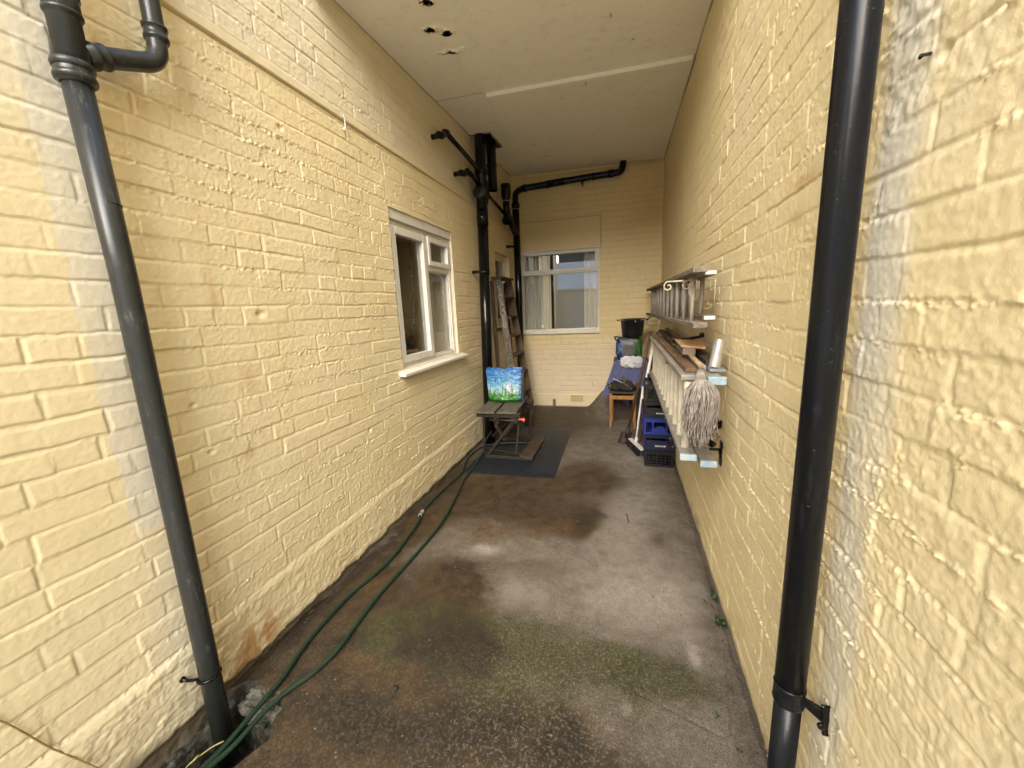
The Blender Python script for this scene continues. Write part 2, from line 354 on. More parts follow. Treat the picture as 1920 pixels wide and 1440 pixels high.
Pm = np.stack([u, D - h, z], -1)
cu = (us[:-1] + us[1:]) / 2; cz = (ZS[:-1] + ZS[1:]) / 2; CU, CZ = np.meshgrid(cu, cz, indexing='ij')
mask = ~((CU > BW['x0']) & (CU < BW['x1']) & (CZ > BW['z0']) & (CZ < BW['z1']))
wall_b = grid_obj('brick_wall', Pm, mask, M_WALL_B, dict(grey=grey, rust=rust, dirt=dirt))
tag(wall_b, 'cream painted brick end wall with one wide window and an air vent near the floor', 'wall', kind='thing')

# ---------------------------------------------------------------- ground
BLOBS = [('wet', 0.94, 2.53, 0.44, 0.33, 1.0), ('wet', 1.25, 2.48, 0.1, 0.2, 0.8), ('wet', 0.61, 1.78, 0.26, 0.17, 0.75), ('wet', 0.8, 2.99, 0.47, 0.18, 0.8), ('wet', 1.21, 3.34, 0.27, 0.26, 0.8), ('wet', 0.61, 4.78, 0.63, 0.87, 1.0), ('wet', 0.35, 2.66, 0.25, 0.34, 0.7), ('wet', 0.19, 1.22, 0.1, 0.13, 0.7), ('wet', 0.22, 1.58, 0.12, 0.18, 0.6), ('wet', 0.2, 2.23, 0.18, 0.26, 0.7), ('wet', 0.82, 1.36, 0.12, 0.16, 1.0), ('wet', 0.29, 1.24, 0.12, 0.11, 0.7), ('wet', 0.66, 0.95, 0.43, 0.2, 0.8), ('wet', 1.34, 1.08, 0.1, 0.1, 0.6), ('wet', 1.55, 1.38, 0.06, 0.12, 0.4), ('wet', 1.38, 1.41, 0.3, 0.1, 0.35), ('wet', 1.75, 2.36, 0.07, 0.12, 0.5), ('wet', 0.47, 0.96, 0.16, 0.09, 0.5), ('wet', 1.12, 1.1, 0.09, 0.13, 0.5), ('wet', 1.06, 1.95, 0.18, 0.07, 0.35), ('wet', 1.36, 3.1, 0.38, 0.21, 0.35), ('wet', 1.0, 1.05, .9, .38, .38), ('wet', .35, .75, .6, .35, .8), ('moss', 1.2, 1.25, .7, .3, .6), ('wet', .55, 1.55, .45, .3, .4), ('wet', 1.3, .95, .7, .2, .35), ('wet', .5, 1.35, .5, .3, .35), ('wet', .1, 3.2, .2, .6, .6), ('wet', .1, 1.8, .12, 1.2, .55),
 ('moss', 0.63, 1.42, 0.27, 0.14, 1.0), ('moss', 1.05, 1.5, 0.18, 0.13, 0.8), ('moss', 1.69, 1.38, 0.22, 0.1, 0.9), ('moss', 1.34, 1.39, 0.3, 0.16, 0.6), ('moss', 1.04, 1.14, 0.08, 0.05, 0.7), ('moss', 0.87, 1.24, 0.17, 0.09, 0.5), ('moss', 0.08, 1.09, 0.07, 0.07, 0.8), ('moss', 1.49, 1.39, 0.12, 0.12, 0.6), ('moss', 0.44, 1.28, 0.14, 0.13, 0.5),
 ('ochre', 0.37, 1.18, 0.14, 0.1, 0.8), ('ochre', 1.04, 1.21, 0.13, 0.03, 1.0), ('ochre', 0.44, 0.92, 0.1, 0.06, 0.8), ('ochre', 0.17, 1.61, 0.1, 0.09, 0.8), ('ochre', 0.55, 2.17, 0.31, 0.15, 0.5), ('ochre', 0.82, 2.23, 0.34, 0.15, 0.5), ('ochre', 0.25, 2.39, 0.11, 0.14, 0.6), ('ochre', 0.66, 1.17, 0.13, 0.1, 0.6), ('ochre', 0.25, 3.18, 0.12, 0.35, 0.8), ('ochre', 1.72, 1.23, 0.02, 0.02, 0.7), ('ochre', 1.12, 2.39, 0.31, 0.17, 0.5),
 ('pale', 0.55, 1.67, 0.05, 0.05, 1.3), ('pale', 0.7, 2.04, 0.1, 0.06, 1.0), ('pale', 0.78, 1.75, 0.17, 0.12, 0.6), ('pale', 0.28, 2.52, 0.14, 0.04, 0.8), ('pale', 1.46, 2.36, 0.3, 0.38, 0.5), ('pale', 1.66, 1.82, 0.28, 0.27, 0.6), ('pale', 1.08, 1.7, 0.32, 0.15, 0.35), ('pale', 1.58, 3.66, 0.29, 0.27, 0.4), ('pale', 1.11, 3.0, 0.25, 0.08, 0.7), ('pale', 1.81, 1.53, 0.02, 0.07, 0.9), ('pale', 1.24, 1.19, 0.03, 0.03, 0.9), ('pale', 1.54, 1.22, 0.02, 0.05, 0.8), ('pale', 1.65, 2.91, 0.23, 0.27, 0.4)]
xs = spans((-14, -.1, 1.39), (-.1, 2.0, .0055), (2.0, 16, 1.4)); ys = spans((-16, .4, 1.64), (.4, 2.4, .0055), (2.4, 5.7, .011), (5.7, 12, .9))
u, v = np.meshgrid(xs, ys, indexing='ij')
inside = (u > -.1) & (u < 2.02) & (v > .39) & (v < 5.7)
w1 = .10 * (fbm(u * 3, v * 3, 1, 4) - .5); w2 = .10 * (fbm(u * 3, v * 3, 5, 4) - .5); w3 = .05 * (fbm(u * 14, v * 14, 2, 3) - .5)
BLOBS += [('black', *b) for b in ((.82, 1.36, .16, .18, 1.1), (.62, 1.30, .12, .10, .6), (.30, 1.22, .12, .10, .9), (.46, .98, .14, .10, .6), (.66, .93, .34, .12, .75), (.95, 1.02, .22, .16, .5), (.45, 1.5, .2, .12, .4), (1.34, 1.08, .10, .12, .7), (1.12, 1.10, .06, .10, .5), (1.27, 2.47, .09, .16, .7), (1.22, 3.32, .20, .12, .6), (.62, 1.80, .20, .14, .45), (1.75, 2.36, .07, .10, .4), (.05, 1.7, .06, 1.3, .7), (1.52, 1.33, .05, .14, .5), (.95, 2.75, .3, .10, .4), (.5, 4.6, .4, .4, .4), (1.45, 1.05, .5, .10, .35), (1.95, 1.9, .05, .8, .5))]
acc = dict(black=np.zeros_like(u), wet=np.zeros_like(u), moss=np.zeros_like(u), ochre=np.zeros_like(u), pale=np.zeros_like(u))
for k, cx_, cy_, sx_, sy_, s_ in BLOBS: acc[k] += s_ * gb(u + w1 + w3, v + w2 + w3, cx_, cy_, max(sx_, .03) * 1.05, max(sy_, .03) * 1.05)
n1 = fbm(u * 5, v * 5, 3, 5, .6); n2 = fbm(u * 22, v * 22, 7, 4, .6); n3 = fbm(u * 90, v * 90, 9, 3, .6)
wet = ss(.20, .85, acc['wet'] + .5 * (n1 - .5) + .28 * (n2 - .5))
moss = ss(.25, 1.15, acc['moss'] + 1.3 * (n1 - .52) + .5 * (n2 - .5)) * .95
black = ss(.25, .95, acc['black'] + .9 * (n1 - .5) + .5 * (n2 - .5)) * .92
ochre = ss(.25, .9, acc['ochre'] + .7 * (n1 - .5) + .5 * (n2 - .5)) * .8
pale = ss(.15, 1.05, acc['pale'] * 1.1 + .6 * (n1 - .5) + .4 * (n2 - .5))
grit = ss(1.75, 1.05, v + .5 * (n1 - .5) - .25 * ss(.8, 1.2, u)) * (.45 + .55 * ss(.75, 1.1, u))
HOLE = np.array([[0.14, 0.60], [-.03, .60], [-.03, 0.93], [0.05, 0.985], [0.23, 0.97], [0.28, 0.94], [0.29, 0.88], [0.32, 0.83], [0.31, 0.78], [0.28, 0.72], [.22, .66]])
def poly_sd(px, py, poly):
    d = np.full(px.shape, 9.); ins = np.zeros(px.shape, bool)
    for i in range(len(poly)):
        a = poly[i]; b = poly[(i + 1) % len(poly)]; e = b - a; wx = px - a[0]; wy = py - a[1]
        t = np.clip((wx * e[0] + wy * e[1]) / (e @ e), 0, 1); d = np.minimum(d, np.hypot(wx - t * e[0], wy - t * e[1]))
        c = ((a[1] > py) != (b[1] > py)) & (px < (b[0] - a[0]) * (py - a[1]) / (b[1] - a[1] + 1e-9) + a[0]); ins ^= c
    return np.where(ins, d, -d)
hs = poly_sd(u + .02 * (n2 - .5) + .03 * (n1 - .5), v + .02 * (n2 - .5), HOLE)
zz = .006 * (n1 - .5) + .0022 * (n2 - .5) + (.0006 + .0028 * grit) * (n3 - .5) - .004 * wet
deepz = .05 + .23 * ss(.94, .90, v + .3 * (u - .15)) * ss(.03, .06, u + .02)
stones = .05 * (fbm(u * 16, v * 16, 13, 3) - .4)
zz = zz - ss(0, .014, hs) * (deepz - stones)
zz -= .012 * ss(.03, .0, u + .02 * (n2 - .5)) + .010 * ss(W - .02, W, u + .02 * (n2 - .5))
for cx_, cy_, dx_, dy_, L_ in ((1.84, 1.0, .1, .55, .5), (1.87, 1.2, -.3, .1, .12)):        # a few cracks
    t = np.clip(((u - cx_) * dx_ + (v - cy_) * dy_) / (dx_ ** 2 + dy_ ** 2), 0, 1); dd = np.hypot(u - cx_ - t * dx_ + .03 * (n2 - .5), v - cy_ - t * dy_)
    zz -= .006 * ss(.006, .001, dd)
zz = np.where(inside, zz, 0.0)
# concrete haunch in the far right corner
mz = .26 * ss(1.0, 1.28, u + .05 * (n1 - .5)) * ss(D - .62, D - .02, v + .06 * (n1 - .5)); zz = np.where(inside, zz + mz, zz)
wet *= 1 - ss(.05, .2, mz)
pit = np.clip(ss(.0, .01, hs), 0, 1) * inside
def gmat():
    n = N('stained_concrete')
    f1 = n.noise(9, 7, .72); f2 = n.noise(38, 6, .72); f3 = n.noise(150, 4, .65); yard_bounce = n.attr('yard'); f4 = n.noise(95, 3, .7)
    base = n.mix(n.ramp(f1, .3, .7), (.150, .125, .097), (.090, .075, .057)); base = n.mix(n.ramp(f2, .5, .72, 0, .6), base, (.205, .177, .143)); base = n.mix(n.ramp(f2, .46, .3, 0, .5), base, (.06, .048, .034))
    c = n.mix(n.attr('pale'), base, n.mix(n.ramp(f2, .35, .7), (.285, .248, .208), (.185, .160, .132)))
    c = n.mix(n.attr('wet'), c, n.mix(n.ramp(f1, .35, .65), (.027, .019, .011), (.062, .040, .020)))
    c = n.mix(n.attr('ochre'), c, n.mix(n.ramp(f2, .38, .62), (.108, .062, .026), (.046, .029, .014)))
    c = n.mix(n.attr('moss'), c, n.mix(n.ramp(f2, .38, .66), (.058, .055, .022), (.026, .027, .012)))
    c = n.mix(n.attr('black'), c, n.mix(n.ramp(f2, .38, .68), (.015, .012, .008), (.034, .026, .015)))
    c = n.mix(n.attr('pit'), c, n.mix(n.ramp(n.noise(30, 4), .45, .62), (.02, .019, .013), (.09, .085, .065)))
    g = n.math('MULTIPLY', n.attr('grit'), n.ramp(f4, .50, .62)); c = n.mix(n.math('MULTIPLY', g, .42), c, (.18, .158, .12))
    g2 = n.math('MULTIPLY', n.attr('grit'), n.ramp(f3, .50, .60)); c = n.mix(n.math('MULTIPLY', g2, .42), c, (.02, .016, .011))
    f5 = n.ramp(n.noise(200, 3, .6), .35, .7, .78, 1.22); c = n.mix(1.0, c, f5, 'MULTIPLY')
    sp = n.ramp(n.noise(75, 2, .4), .755, .77); c = n.mix(n.math('MULTIPLY', sp, .5), c, (.34, .31, .27)); c = n.mix(yard_bounce, c, (.64, .60, .54))  # unseen yard ground paled to bounce light into the passage
    n.bump(f3, .002, .6)
    return n.set(Base_Color=c, Roughness=n.math('SUBTRACT', .85, n.math('MULTIPLY', n.attr('wet'), .3)), Specular_IOR_Level=.3)
M_GROUND = gmat()
ground = grid_obj('ground', np.stack([u, v, zz], -1), None, M_GROUND, dict(wet=wet, black=black, moss=moss, ochre=ochre, pale=pale, grit=grit, pit=pit, yard=ss(.5, .2, v) * 1.0))
tag(ground, 'stained concrete floor', kind='structure')
# ---------------------------------------------------------------- roof and ceiling
def ceilz(x, y): return H + CSL * (y - D) + CTL * (x - W / 2)
roof = empty('roof', label='flat roof over the passage, its grey beige ceiling boards broken by three small holes', cat='roof', kind='thing')
cn = N('ceiling_paint'); c1 = cn.mix(cn.ramp(cn.noise(1.6, 5), .3, .7), (.84, .81, .71), (.80, .77, .675)); c1 = cn.mix(cn.ramp(cn.noise(14, 5, .7), .5, .8, 0, .3), c1, (.42, .37, .27))
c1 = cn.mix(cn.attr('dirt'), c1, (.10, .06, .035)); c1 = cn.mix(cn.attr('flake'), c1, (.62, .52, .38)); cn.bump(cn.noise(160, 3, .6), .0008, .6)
M_CEIL = cn.set(Base_Color=c1, Roughness=.75)
xs = spans((-.01, W + .01, .006)); ys = spans((1.96, 3.3, .005), (3.3, D + .01, .01)); u, v = np.meshgrid(xs, ys, indexing='ij')
n1 = fbm(u * 4, v * 4, 3, 4); n2 = fbm(u * 40, v * 40, 6, 3, .6); n4 = fbm(u * 18, v * 22, 8, 4, .65)
stip = ss(3.34, 3.32, v) * ss(.38, .42, u)
zc = ceilz(u, v) + .006 * (n1 - .5) + .0016 * (n2 - .5) * stip
zc += .004 * ss(.412, .405, u + .01 * (n1 - .5)) * ss(2.4, 2.5, v)            # patched strip by the left wall sits a little higher
zc += .005 * ss(.006, .001, np.abs(v - 3.32)) * (u < .42)
hl = np.full(u.shape, 9., np.float32); fl = np.zeros_like(u)
for cx, cy, sx, sy in ((.385, 2.49, .026, .016), (.465, 2.545, .018, .014), (.46, 2.275, .022, .016), (.415, 2.73, .040, .012)):
    d = np.hypot((u - cx) / sx, (v - cy) / sy) * .8 + 2.6 * (n4 - .47) + 1.0 * (n2 - .5); hl = np.minimum(hl, d)
zc -= .018 * ss(2.4, 1.0, hl) * (.2 + n2 * 1.2); fl = ss(2.1, 1.4, hl) * ss(.42, .5, n2)
dx, dy = u - .09, v - 4.29; hb = np.maximum(np.abs(dx) / .125, np.abs(dy) / .205) + .16 * (n4 - .5); holeb = hb < .9
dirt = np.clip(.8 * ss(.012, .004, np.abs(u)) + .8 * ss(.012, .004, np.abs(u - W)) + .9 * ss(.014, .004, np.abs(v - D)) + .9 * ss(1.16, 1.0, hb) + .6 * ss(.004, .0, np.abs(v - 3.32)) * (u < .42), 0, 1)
for cx, cy, L_, w_ in ((1.42, 2.72, .006, .02), (.55, 4.55, .02, .006), (.62, 4.95, .03, .008), (1.0, 3.62, .004, .02), (1.55, 3.0, .01, .01)): dirt = np.maximum(dirt, .8 * gb(u, v, cx, cy, L_, w_))
mk = (hl >= 1.0) & ~holeb; mask = mk[:-1, :-1] & mk[1:, 1:] & mk[1:, :-1] & mk[:-1, 1:]
ceil = grid_obj('ceiling_board', np.stack([u, v, zc], -1), mask, M_CEIL, dict(dirt=dirt, flake=fl * .9), parent=roof, flip=True)
m = MB(); m.box((-.25, 1.93, 3.262), (W + .25, D + .3, 3.45)); m.box((-.25, 1.90, 3.055), (W + .25, 1.955, 3.47)); m.build('roof_deck', simple('old_boarding', (.16, .12, .08), .9), roof)
p0 = Vector((.436, 3.342, ceilz(.436, 3.342) - .013)); p1 = Vector((1.952, 3.336, ceilz(1.952, 3.336) - .013))
MB().bar(p0, p1, .032, .030).build('batten', simple('white_batten', (.86, .84, .78), .5, var=.05), roof, .002)
m = MB(); m.bar((1.21, 3.37, ceilz(1.2, 3.4) + .002), (1.215, 3.41, ceilz(1.2, 3.4) - .03), .004, .004); m.build('nail', M_DARK, roof)

# ---------------------------------------------------------------- rooms, windows
def mapL(a, b, c): return (-c, a, b)
def mapB(a, b, c): return (a, D + c, b)
def wb(m, mp, a0, a1, b0, b1, c0, c1):
    P = [mp(a, b, c) for a in (a0, a1) for b in (b0, b1) for c in (c0, c1)]
    q = [Vector(p) for p in P]; lo = [min(v[i] for v in q) for i in range(3)]; hi = [max(v[i] for v in q) for i in range(3)]
    return m.box(lo, hi)
def reveal(mp, a0, a1, b0, b1, c1, mat, parent, c0=-.001):
    m = MB(); t = .03
    wb(m, mp, a0 - t, a0, b0 - t, b1 + t, c0 + .006, c1); wb(m, mp, a1, a1 + t, b0 - t, b1 + t, c0 + .006, c1)
    wb(m, mp, a0, a1, b1, b1 + t, c0 + .006, c1); wb(m, mp, a0, a1, b0 - t, b0, c0 + .006, c1); return m.build('reveal', mat, parent)
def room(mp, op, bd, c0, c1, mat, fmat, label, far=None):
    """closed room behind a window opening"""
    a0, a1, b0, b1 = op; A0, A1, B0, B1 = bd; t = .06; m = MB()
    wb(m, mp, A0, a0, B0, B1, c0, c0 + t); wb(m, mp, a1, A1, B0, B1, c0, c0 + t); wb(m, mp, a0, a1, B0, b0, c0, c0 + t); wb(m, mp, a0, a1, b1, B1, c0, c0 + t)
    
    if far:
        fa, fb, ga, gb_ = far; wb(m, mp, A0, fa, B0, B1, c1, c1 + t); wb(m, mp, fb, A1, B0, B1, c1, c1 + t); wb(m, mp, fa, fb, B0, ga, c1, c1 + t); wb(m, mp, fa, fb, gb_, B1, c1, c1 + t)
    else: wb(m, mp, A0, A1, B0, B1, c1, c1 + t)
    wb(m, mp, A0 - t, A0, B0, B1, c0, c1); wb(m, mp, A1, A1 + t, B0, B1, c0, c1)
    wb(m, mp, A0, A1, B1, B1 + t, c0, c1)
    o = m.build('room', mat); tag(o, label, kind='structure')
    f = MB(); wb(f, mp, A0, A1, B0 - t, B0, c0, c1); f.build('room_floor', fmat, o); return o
def ring(m, mp, a0, a1, b0, b1, w, c0, c1, wb_=None):
    w2 = wb_ or w
    wb(m, mp, a0, a0 + w, b0, b1, c0, c1); wb(m, mp, a1 - w, a1, b0, b1, c0, c1); wb(m, mp, a0 + w, a1 - w, b1 - w, b1, c0, c1); wb(m, mp, a0 + w, a1 - w, b0, b0 + w2, c0, c1)
M_CARPET = simple('brown_carpet', (.10, .06, .035), .95)
# left window
L = LW; y0, y1, z0, z1 = L['y0'], L['y1'], L['z0'], L['z1']
reveal(mapL, y0, y1, z0, z1, .34, simple('reveal_plaster', (.62, .56, .41), .8, var=.08, scale=4), wall_l)
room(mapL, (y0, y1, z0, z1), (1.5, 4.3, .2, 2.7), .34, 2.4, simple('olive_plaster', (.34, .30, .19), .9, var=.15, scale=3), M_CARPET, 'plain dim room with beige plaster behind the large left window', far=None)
fr = MB(); wb(fr, mapL, y0, y1, 2.082, z1, .010, .075)                # head board
ring(fr, mapL, y0, y1, z0, 2.080, .040, .034, .10, .035); wb(fr, mapL, 2.972, 3.030, z0 + .035, 2.040, .034, .10); wb(fr, mapL, 3.030, y1 - .04, 1.782, 1.826, .034, .10)
win_l = fr.build('window', M_FRAME, wall_l, .004)
s = MB(); ring(s, mapL, 2.492, 2.985, 1.086, 2.044, .052, .018, .060); ls = s.build('casement', M_FRAME, win_l, .004)
s = MB(); ring(s, mapL, 3.022, 3.424, 1.820, 2.046, .040, .018, .060); s.build('vent_sash', M_FRAME, win_l, .004)
s = MB(); ring(s, mapL, 3.030, 3.418, 1.085, 1.782, .012, .045, .060); s.build('glazing_bead', M_FRAME, win_l)
for a0, a1, b0, b1, c in ((2.54, 2.937, 1.135, 1.995, .050), (3.06, 3.386, 1.858, 2.008, .050), (3.04, 3.408, 1.095, 1.772, .070)):
    g = MB(); wb(g, mapL, a0, a1, b0, b1, c, c + .004); g.build('pane', M_GLASS, win_l)
s = MB(); sl = [(-.050, 1.028), (-.050, 1.006), (.06, 1.006), (.06, 1.052), (.030, 1.052)]
vs = [(-c, y, z) for y in (2.395, 3.545) for c, z in sl]; s.add(vs, [(0, 1, 2, 3, 4), (9, 8, 7, 6, 5)] + [(i, i + 5, (i + 1) % 5 + 5, (i + 1) % 5) for i in range(5)]); s.build('sill', M_FRAME, win_l, .003)
s = MB(); s.tube([(-.052 + .0, 2.955, 1.52), (-.03, 2.952, 1.50), (-.026, 2.95, 1.43)], .006, 8); s.build('handle', M_IRON, win_l)
s = MB(); wb(s, mapL, y0 + .002, y1 - .002, 1.04, 1.062, .10, .36); s.build('inner_sill', M_FRAME, win_l)
# vine pot on the inner sill
pot = empty('plant_pot', label='blue pot with an orange band holding a thin climbing plant on the inner window sill', cat='plant pot')
MBp = MB(); MBp.lathe([(0, 0), (.045, 0), (.062, .03), (.068, .075), (.060, .105), (.052, .105), (.05, .09), (0, .088)], (-.19, 2.872, 1.062), 24)
MBp.build('pot', simple('blue_glaze', (.012, .02, .06), .25), pot); b = MB(); b.lathe([(.0685, .068), (.070, .078), (.0665, .092)], (-.19, 2.872, 1.062), 24); b.build('band', simple('orange_glaze', (.42, .2, .05), .4), pot)
lf = MB(); st = MB(); rr = random.Random(5)
stem = smooth_path([(-.19, 2.872, 1.15), (-.18, 2.93, 1.3), (-.17, 2.965, 1.5), (-.17, 2.985, 1.75), (-.17, 3.01, 2.05)], 6); st.tube(stem, .004, 6); st.build('stem', simple('dry_stem', (.08, .06, .03), .8), pot)
for k in range(190):
    p = stem[rr.randrange(len(stem))] if k > 30 else Vector((-.19 + rr.uniform(-.06, .06), 2.872 + rr.uniform(-.06, .08), 1.16 + rr.uniform(0, .08)))
    a = Vector((rr.uniform(-1, 1), rr.uniform(-1, 1), rr.uniform(-.6, .5))).normalized(); b_ = a.cross(Vector((0, 0, 1))).normalized(); l = rr.uniform(.018, .034)
    p = p + Vector((rr.uniform(-.006, .006), rr.uniform(-.010, .010), 0)); lf.add([p, p + a * l * .5 + b_ * l * .3, p + a * l, p + a * l * .5 - b_ * l * .3], [(0, 1, 2, 3)], True)
lf.build('leaves', simple('dull_leaf', (.05, .06, .02), .6), pot)
# small rear window in the left wall
y0, y1, z0, z1 = RW['y0'], RW['y1'], RW['z0'], RW['z1']
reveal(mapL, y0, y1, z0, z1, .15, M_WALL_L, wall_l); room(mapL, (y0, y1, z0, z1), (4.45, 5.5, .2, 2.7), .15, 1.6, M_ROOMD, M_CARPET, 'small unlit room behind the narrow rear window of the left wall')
fr = MB(); ring(fr, mapL, y0, y1, z0, z1, .05, .07, .12); w2 = fr.build('window', M_FRAME2, wall_l, .004)
s = MB(); ring(s, mapL, y0 + .045, y1 - .045, z0 + .045, z1 - .045, .035, .055, .10); s.build('casement', M_FRAME2, w2, .003)
g = MB(); wb(g, mapL, y0 + .08, y1 - .08, z0 + .08, z1 - .08, .085, .089); g.build('pane', M_GLASS, w2)
s = MB(); wb(s, mapL, y0 - .05, y1 + .04, z0 - .055, z0 - .002, -.035, .07); s.build('sill', M_FRAME2, w2, .004)
# back window
x0, x1, z0, z1 = BW['x0'], BW['x1'], BW['z0'], BW['z1']
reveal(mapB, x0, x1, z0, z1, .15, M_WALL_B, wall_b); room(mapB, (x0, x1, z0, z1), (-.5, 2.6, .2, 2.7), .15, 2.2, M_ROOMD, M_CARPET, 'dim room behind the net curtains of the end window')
fr = MB(); ring(fr, mapB, x0, x1, z0 + .01, z1 - .004, .028, .012, .10, .030); wb(fr, mapB, x0 + .028, x1 - .028, 1.888, 1.922, .012, .10)
wb(fr, mapB, x0 - .004, x1 + .006, z1 - .010, z1 + .008, -.022, .05); w3 = fr.build('window', M_FRAME, wall_b, .003)
s = MB(); ring(s, mapB, x0 + .026, x1 - .026, 1.915, z1 - .022, .034, -.004, .045); s.build('vent_sash', M_FRAME, w3, .003)
s = MB(); wb(s, mapB, x0 - .01, x1 + .01, z0 - .028, z0 + .010, -.040, .06); s.build('sill', M_FRAME, w3, .004)
TH = math.radians(2.1)
for b0, b1 in ((1.130, 1.888), (1.945, 2.152)):
    a0, a1 = x0 + .03, x1 - .03; am = (a0 + a1) / 2; g = MB(); vs = []
    for a in (a0, a1):
        for b in (b0, b1):
            for c in (.060, .064): vs.append(mapB(a, b, c + (a - am) * math.tan(TH)))
    g.add(vs, [(0, 2, 6, 4), (1, 5, 7, 3), (0, 1, 3, 2), (4, 6, 7, 5), (0, 4, 5, 1), (2, 3, 7, 6)]); g.build('pane', M_GLASSB, w3)
def curtain(x0, x1, mat, label, per=.05, c=.135, z0=1.03, z1=2.3):
    nx = 160; xs = np.linspace(x0, x1, nx); zs = np.linspace(z0, z1, 8); U, V = np.meshgrid(xs, zs, indexing='ij')
    amp = .018 * (1 + .3 * np.sin(V * 2)); Y = D + c + amp * np.sin(2 * np.pi * U / per + 1.7 * vn(U * 7, V * .6, 3)) + .012 * (vn(U * 11, V, 2) - .5)
    o = grid_obj('curtain', np.stack([U, Y, V], -1), None, mat); return tag(o, label, 'curtain')
M_NET = simple('net_curtain', (.80, .80, .73), .9, var=.1)
curtain(.06, .50, M_NET, 'grey white net curtain drawn to the left side of the end window')
curtain(.97, 1.26, simple('cream_curtain', (.72, .64, .5), .9, var=.1), 'cream curtain hanging at the right side of the end window', per=.07)
# vent in the end wall
vt = MB(); VX0, VX1, VZ0, VZ1 = .775, .965, .072, .176
vt.box((VX0, D - .016, VZ0), (VX1, D - .0, VZ1)); o = vt.build('air_vent', M_WALL_B, wall_b, .002)
hb = MB()
for i in range(13):
    for j in range(6):
        cx = VX0 + .012 + i * (VX1 - VX0 - .024) / 12; cz = VZ0 + .012 + j * (VZ1 - VZ0 - .024) / 5; hb.box((cx - .0042, D - .0185, cz - .0052), (cx + .0042, D - .017, cz + .0052))
hb.build('grille_hole_shade', M_DARK, o)  # raised dark plates on the vent face stand in for shaded openings

# ---------------------------------------------------------------- the yard behind the camera (seen in the end window)
M_YW = paint_mat('yard_render', (.74, .66, .50), (.70, .62, .47))
yw = MB(); yw.box((-.30, -4.3, 0), (7, -4.05, 2.0)); yw.box((-.34, -4.34, 2.0), (7, -4.0, 2.06)); tag(yw.build('yard_wall', M_YW), 'low beige rendered wall across the open yard, reflected in the end window', 'wall', kind='thing')
cw = MB(); cw.box((-1.9, -4.0, 0), (-.22, -3.5, 3.9)); cw.box((-.9, -.62, -.3), (-.0, -.6, 5.6)); tag(cw.build('outbuilding', M_WALL_R), 'cream painted outbuilding corner facing the passage mouth', 'building', kind='thing')
hs_ = empty('neighbour_house', label='pale blue grey rendered house standing beyond the yard wall', cat='house', kind='thing')
m = MB(); m.box((-.6, -9.0, 0), (9, -8.0, 3.45)); m.box((-.6, -9.0, 3.85), (9, -8.0, 4.6)); m.build('wall', simple('pale_blue_render', (.66, .72, .80), .8, var=.1), hs_)
m = MB(); m.box((-.5, -8.9, 3.46), (9, -8.12, 3.84)); m.build('window_band', simple('dark_window', (.03, .035, .04), .2), hs_)
m = MB(); m.box((-.8, -9.2, 4.6), (9.2, -7.85, 4.75)); m.build('roof', simple('slate', (.08, .08, .09), .7), hs_)

# ---------------------------------------------------------------- pipes
def collar(pts, r, name, mat, parent, n=28): MBc = MB(); MBc.tube(pts, r, n, True); return MBc.build(name, mat, parent)
def ringz(x, y, z, r, h=.012, lip=.004):
    return [(r, z - h / 2), (r + lip * .7, z - h / 2), (r + lip, z - h / 4), (r + lip, z + h / 4), (r + lip * .7, z + h / 2), (r, z + h / 2)]
# near left soil pipe with its side branch
P1 = empty('drainpipe', label='weathered black drainpipe on the near left wall with an upturned side branch', cat='drainpipe')
m = MB(); xb, yb = .062, .846; m.tube([(xb, yb, -.22), (xb, yb + .004, .3), (xb, yb + .012, 1.6), (xb, yb + .004, 2.12)], .0325, 32); m.build('pipe', M_PIPE_OLD, P1)
m = MB(); m.tube([(xb, yb + .006, 2.10), (xb, yb + .008, 2.4), (xb, yb + .02, 4.2)], .0345, 32); m.tube([(xb, yb + .01, 1.795), (xb, yb + .011, 1.80)], .0332, 32); m.build('upper_pipe', M_PIPE_OLD, P1)
m = MB()
for z in (2.145, 2.115): m.lathe([(.034, z - .010), (.043, z - .009), (.0455, z), (.043, z + .009), (.034, z + .010)], (xb, yb + .004, 0), 32)
m.lathe([(.034, 2.10), (.041, 2.105), (.041, 2.15), (.034, 2.155)], (xb, yb + .004, 0), 32); m.build('socket', M_PIPE_OLD, P1)
m = MB(); m.lathe([(.034, 2.262), (.0375, 2.264), (.0375, 2.33), (.034, 2.332)], (xb, yb + .008, 0), 32)
for z in (2.272, 2.315): m.lathe([(.037, z - .006), (.0405, z - .003), (.0405, z + .003), (.037, z + .006)], (xb, yb + .008, 0), 32)
m.build('collar', M_PIPE_OLD, P1)
bp = smooth_path([(xb, yb + .0, 2.175), (xb, .92, 2.205), (xb, 1.0, 2.237), (xb, 1.055, 2.262), (xb, 1.082, 2.295), (xb, 1.088, 2.34), (xb, 1.090, 2.5)], 8)
m = MB(); m.tube(bp + [Vector((xb, 1.09, 4.2))], .027, 28); br = m.build('branch', M_PIPE_OLD, P1)
m = MB(); d = (Vector((xb, 1.0, 2.237)) - Vector((xb, .92, 2.205))).normalized()
cuts_ = [(.035, .0285), (.036, .0315), (.052, .0315), (.054, .0345), (.060, .0345), (.062, .0315), (.082, .0315), (.084, .0335), (.090, .0335), (.092, .0285)]
m.tube([Vector((xb, yb, 2.175)) + d * t for t, r in cuts_], [r for t, r in cuts_], 28); m.build('branch_socket', M_PIPE_OLD, P1)
cuts_ = [(2.333, .027), (2.335, .0305), (2.338, .0305), (2.340, .0335), (2.348, .0335), (2.350, .0305), (2.370, .0305), (2.372, .0335), (2.380, .0335), (2.383, .0275)]
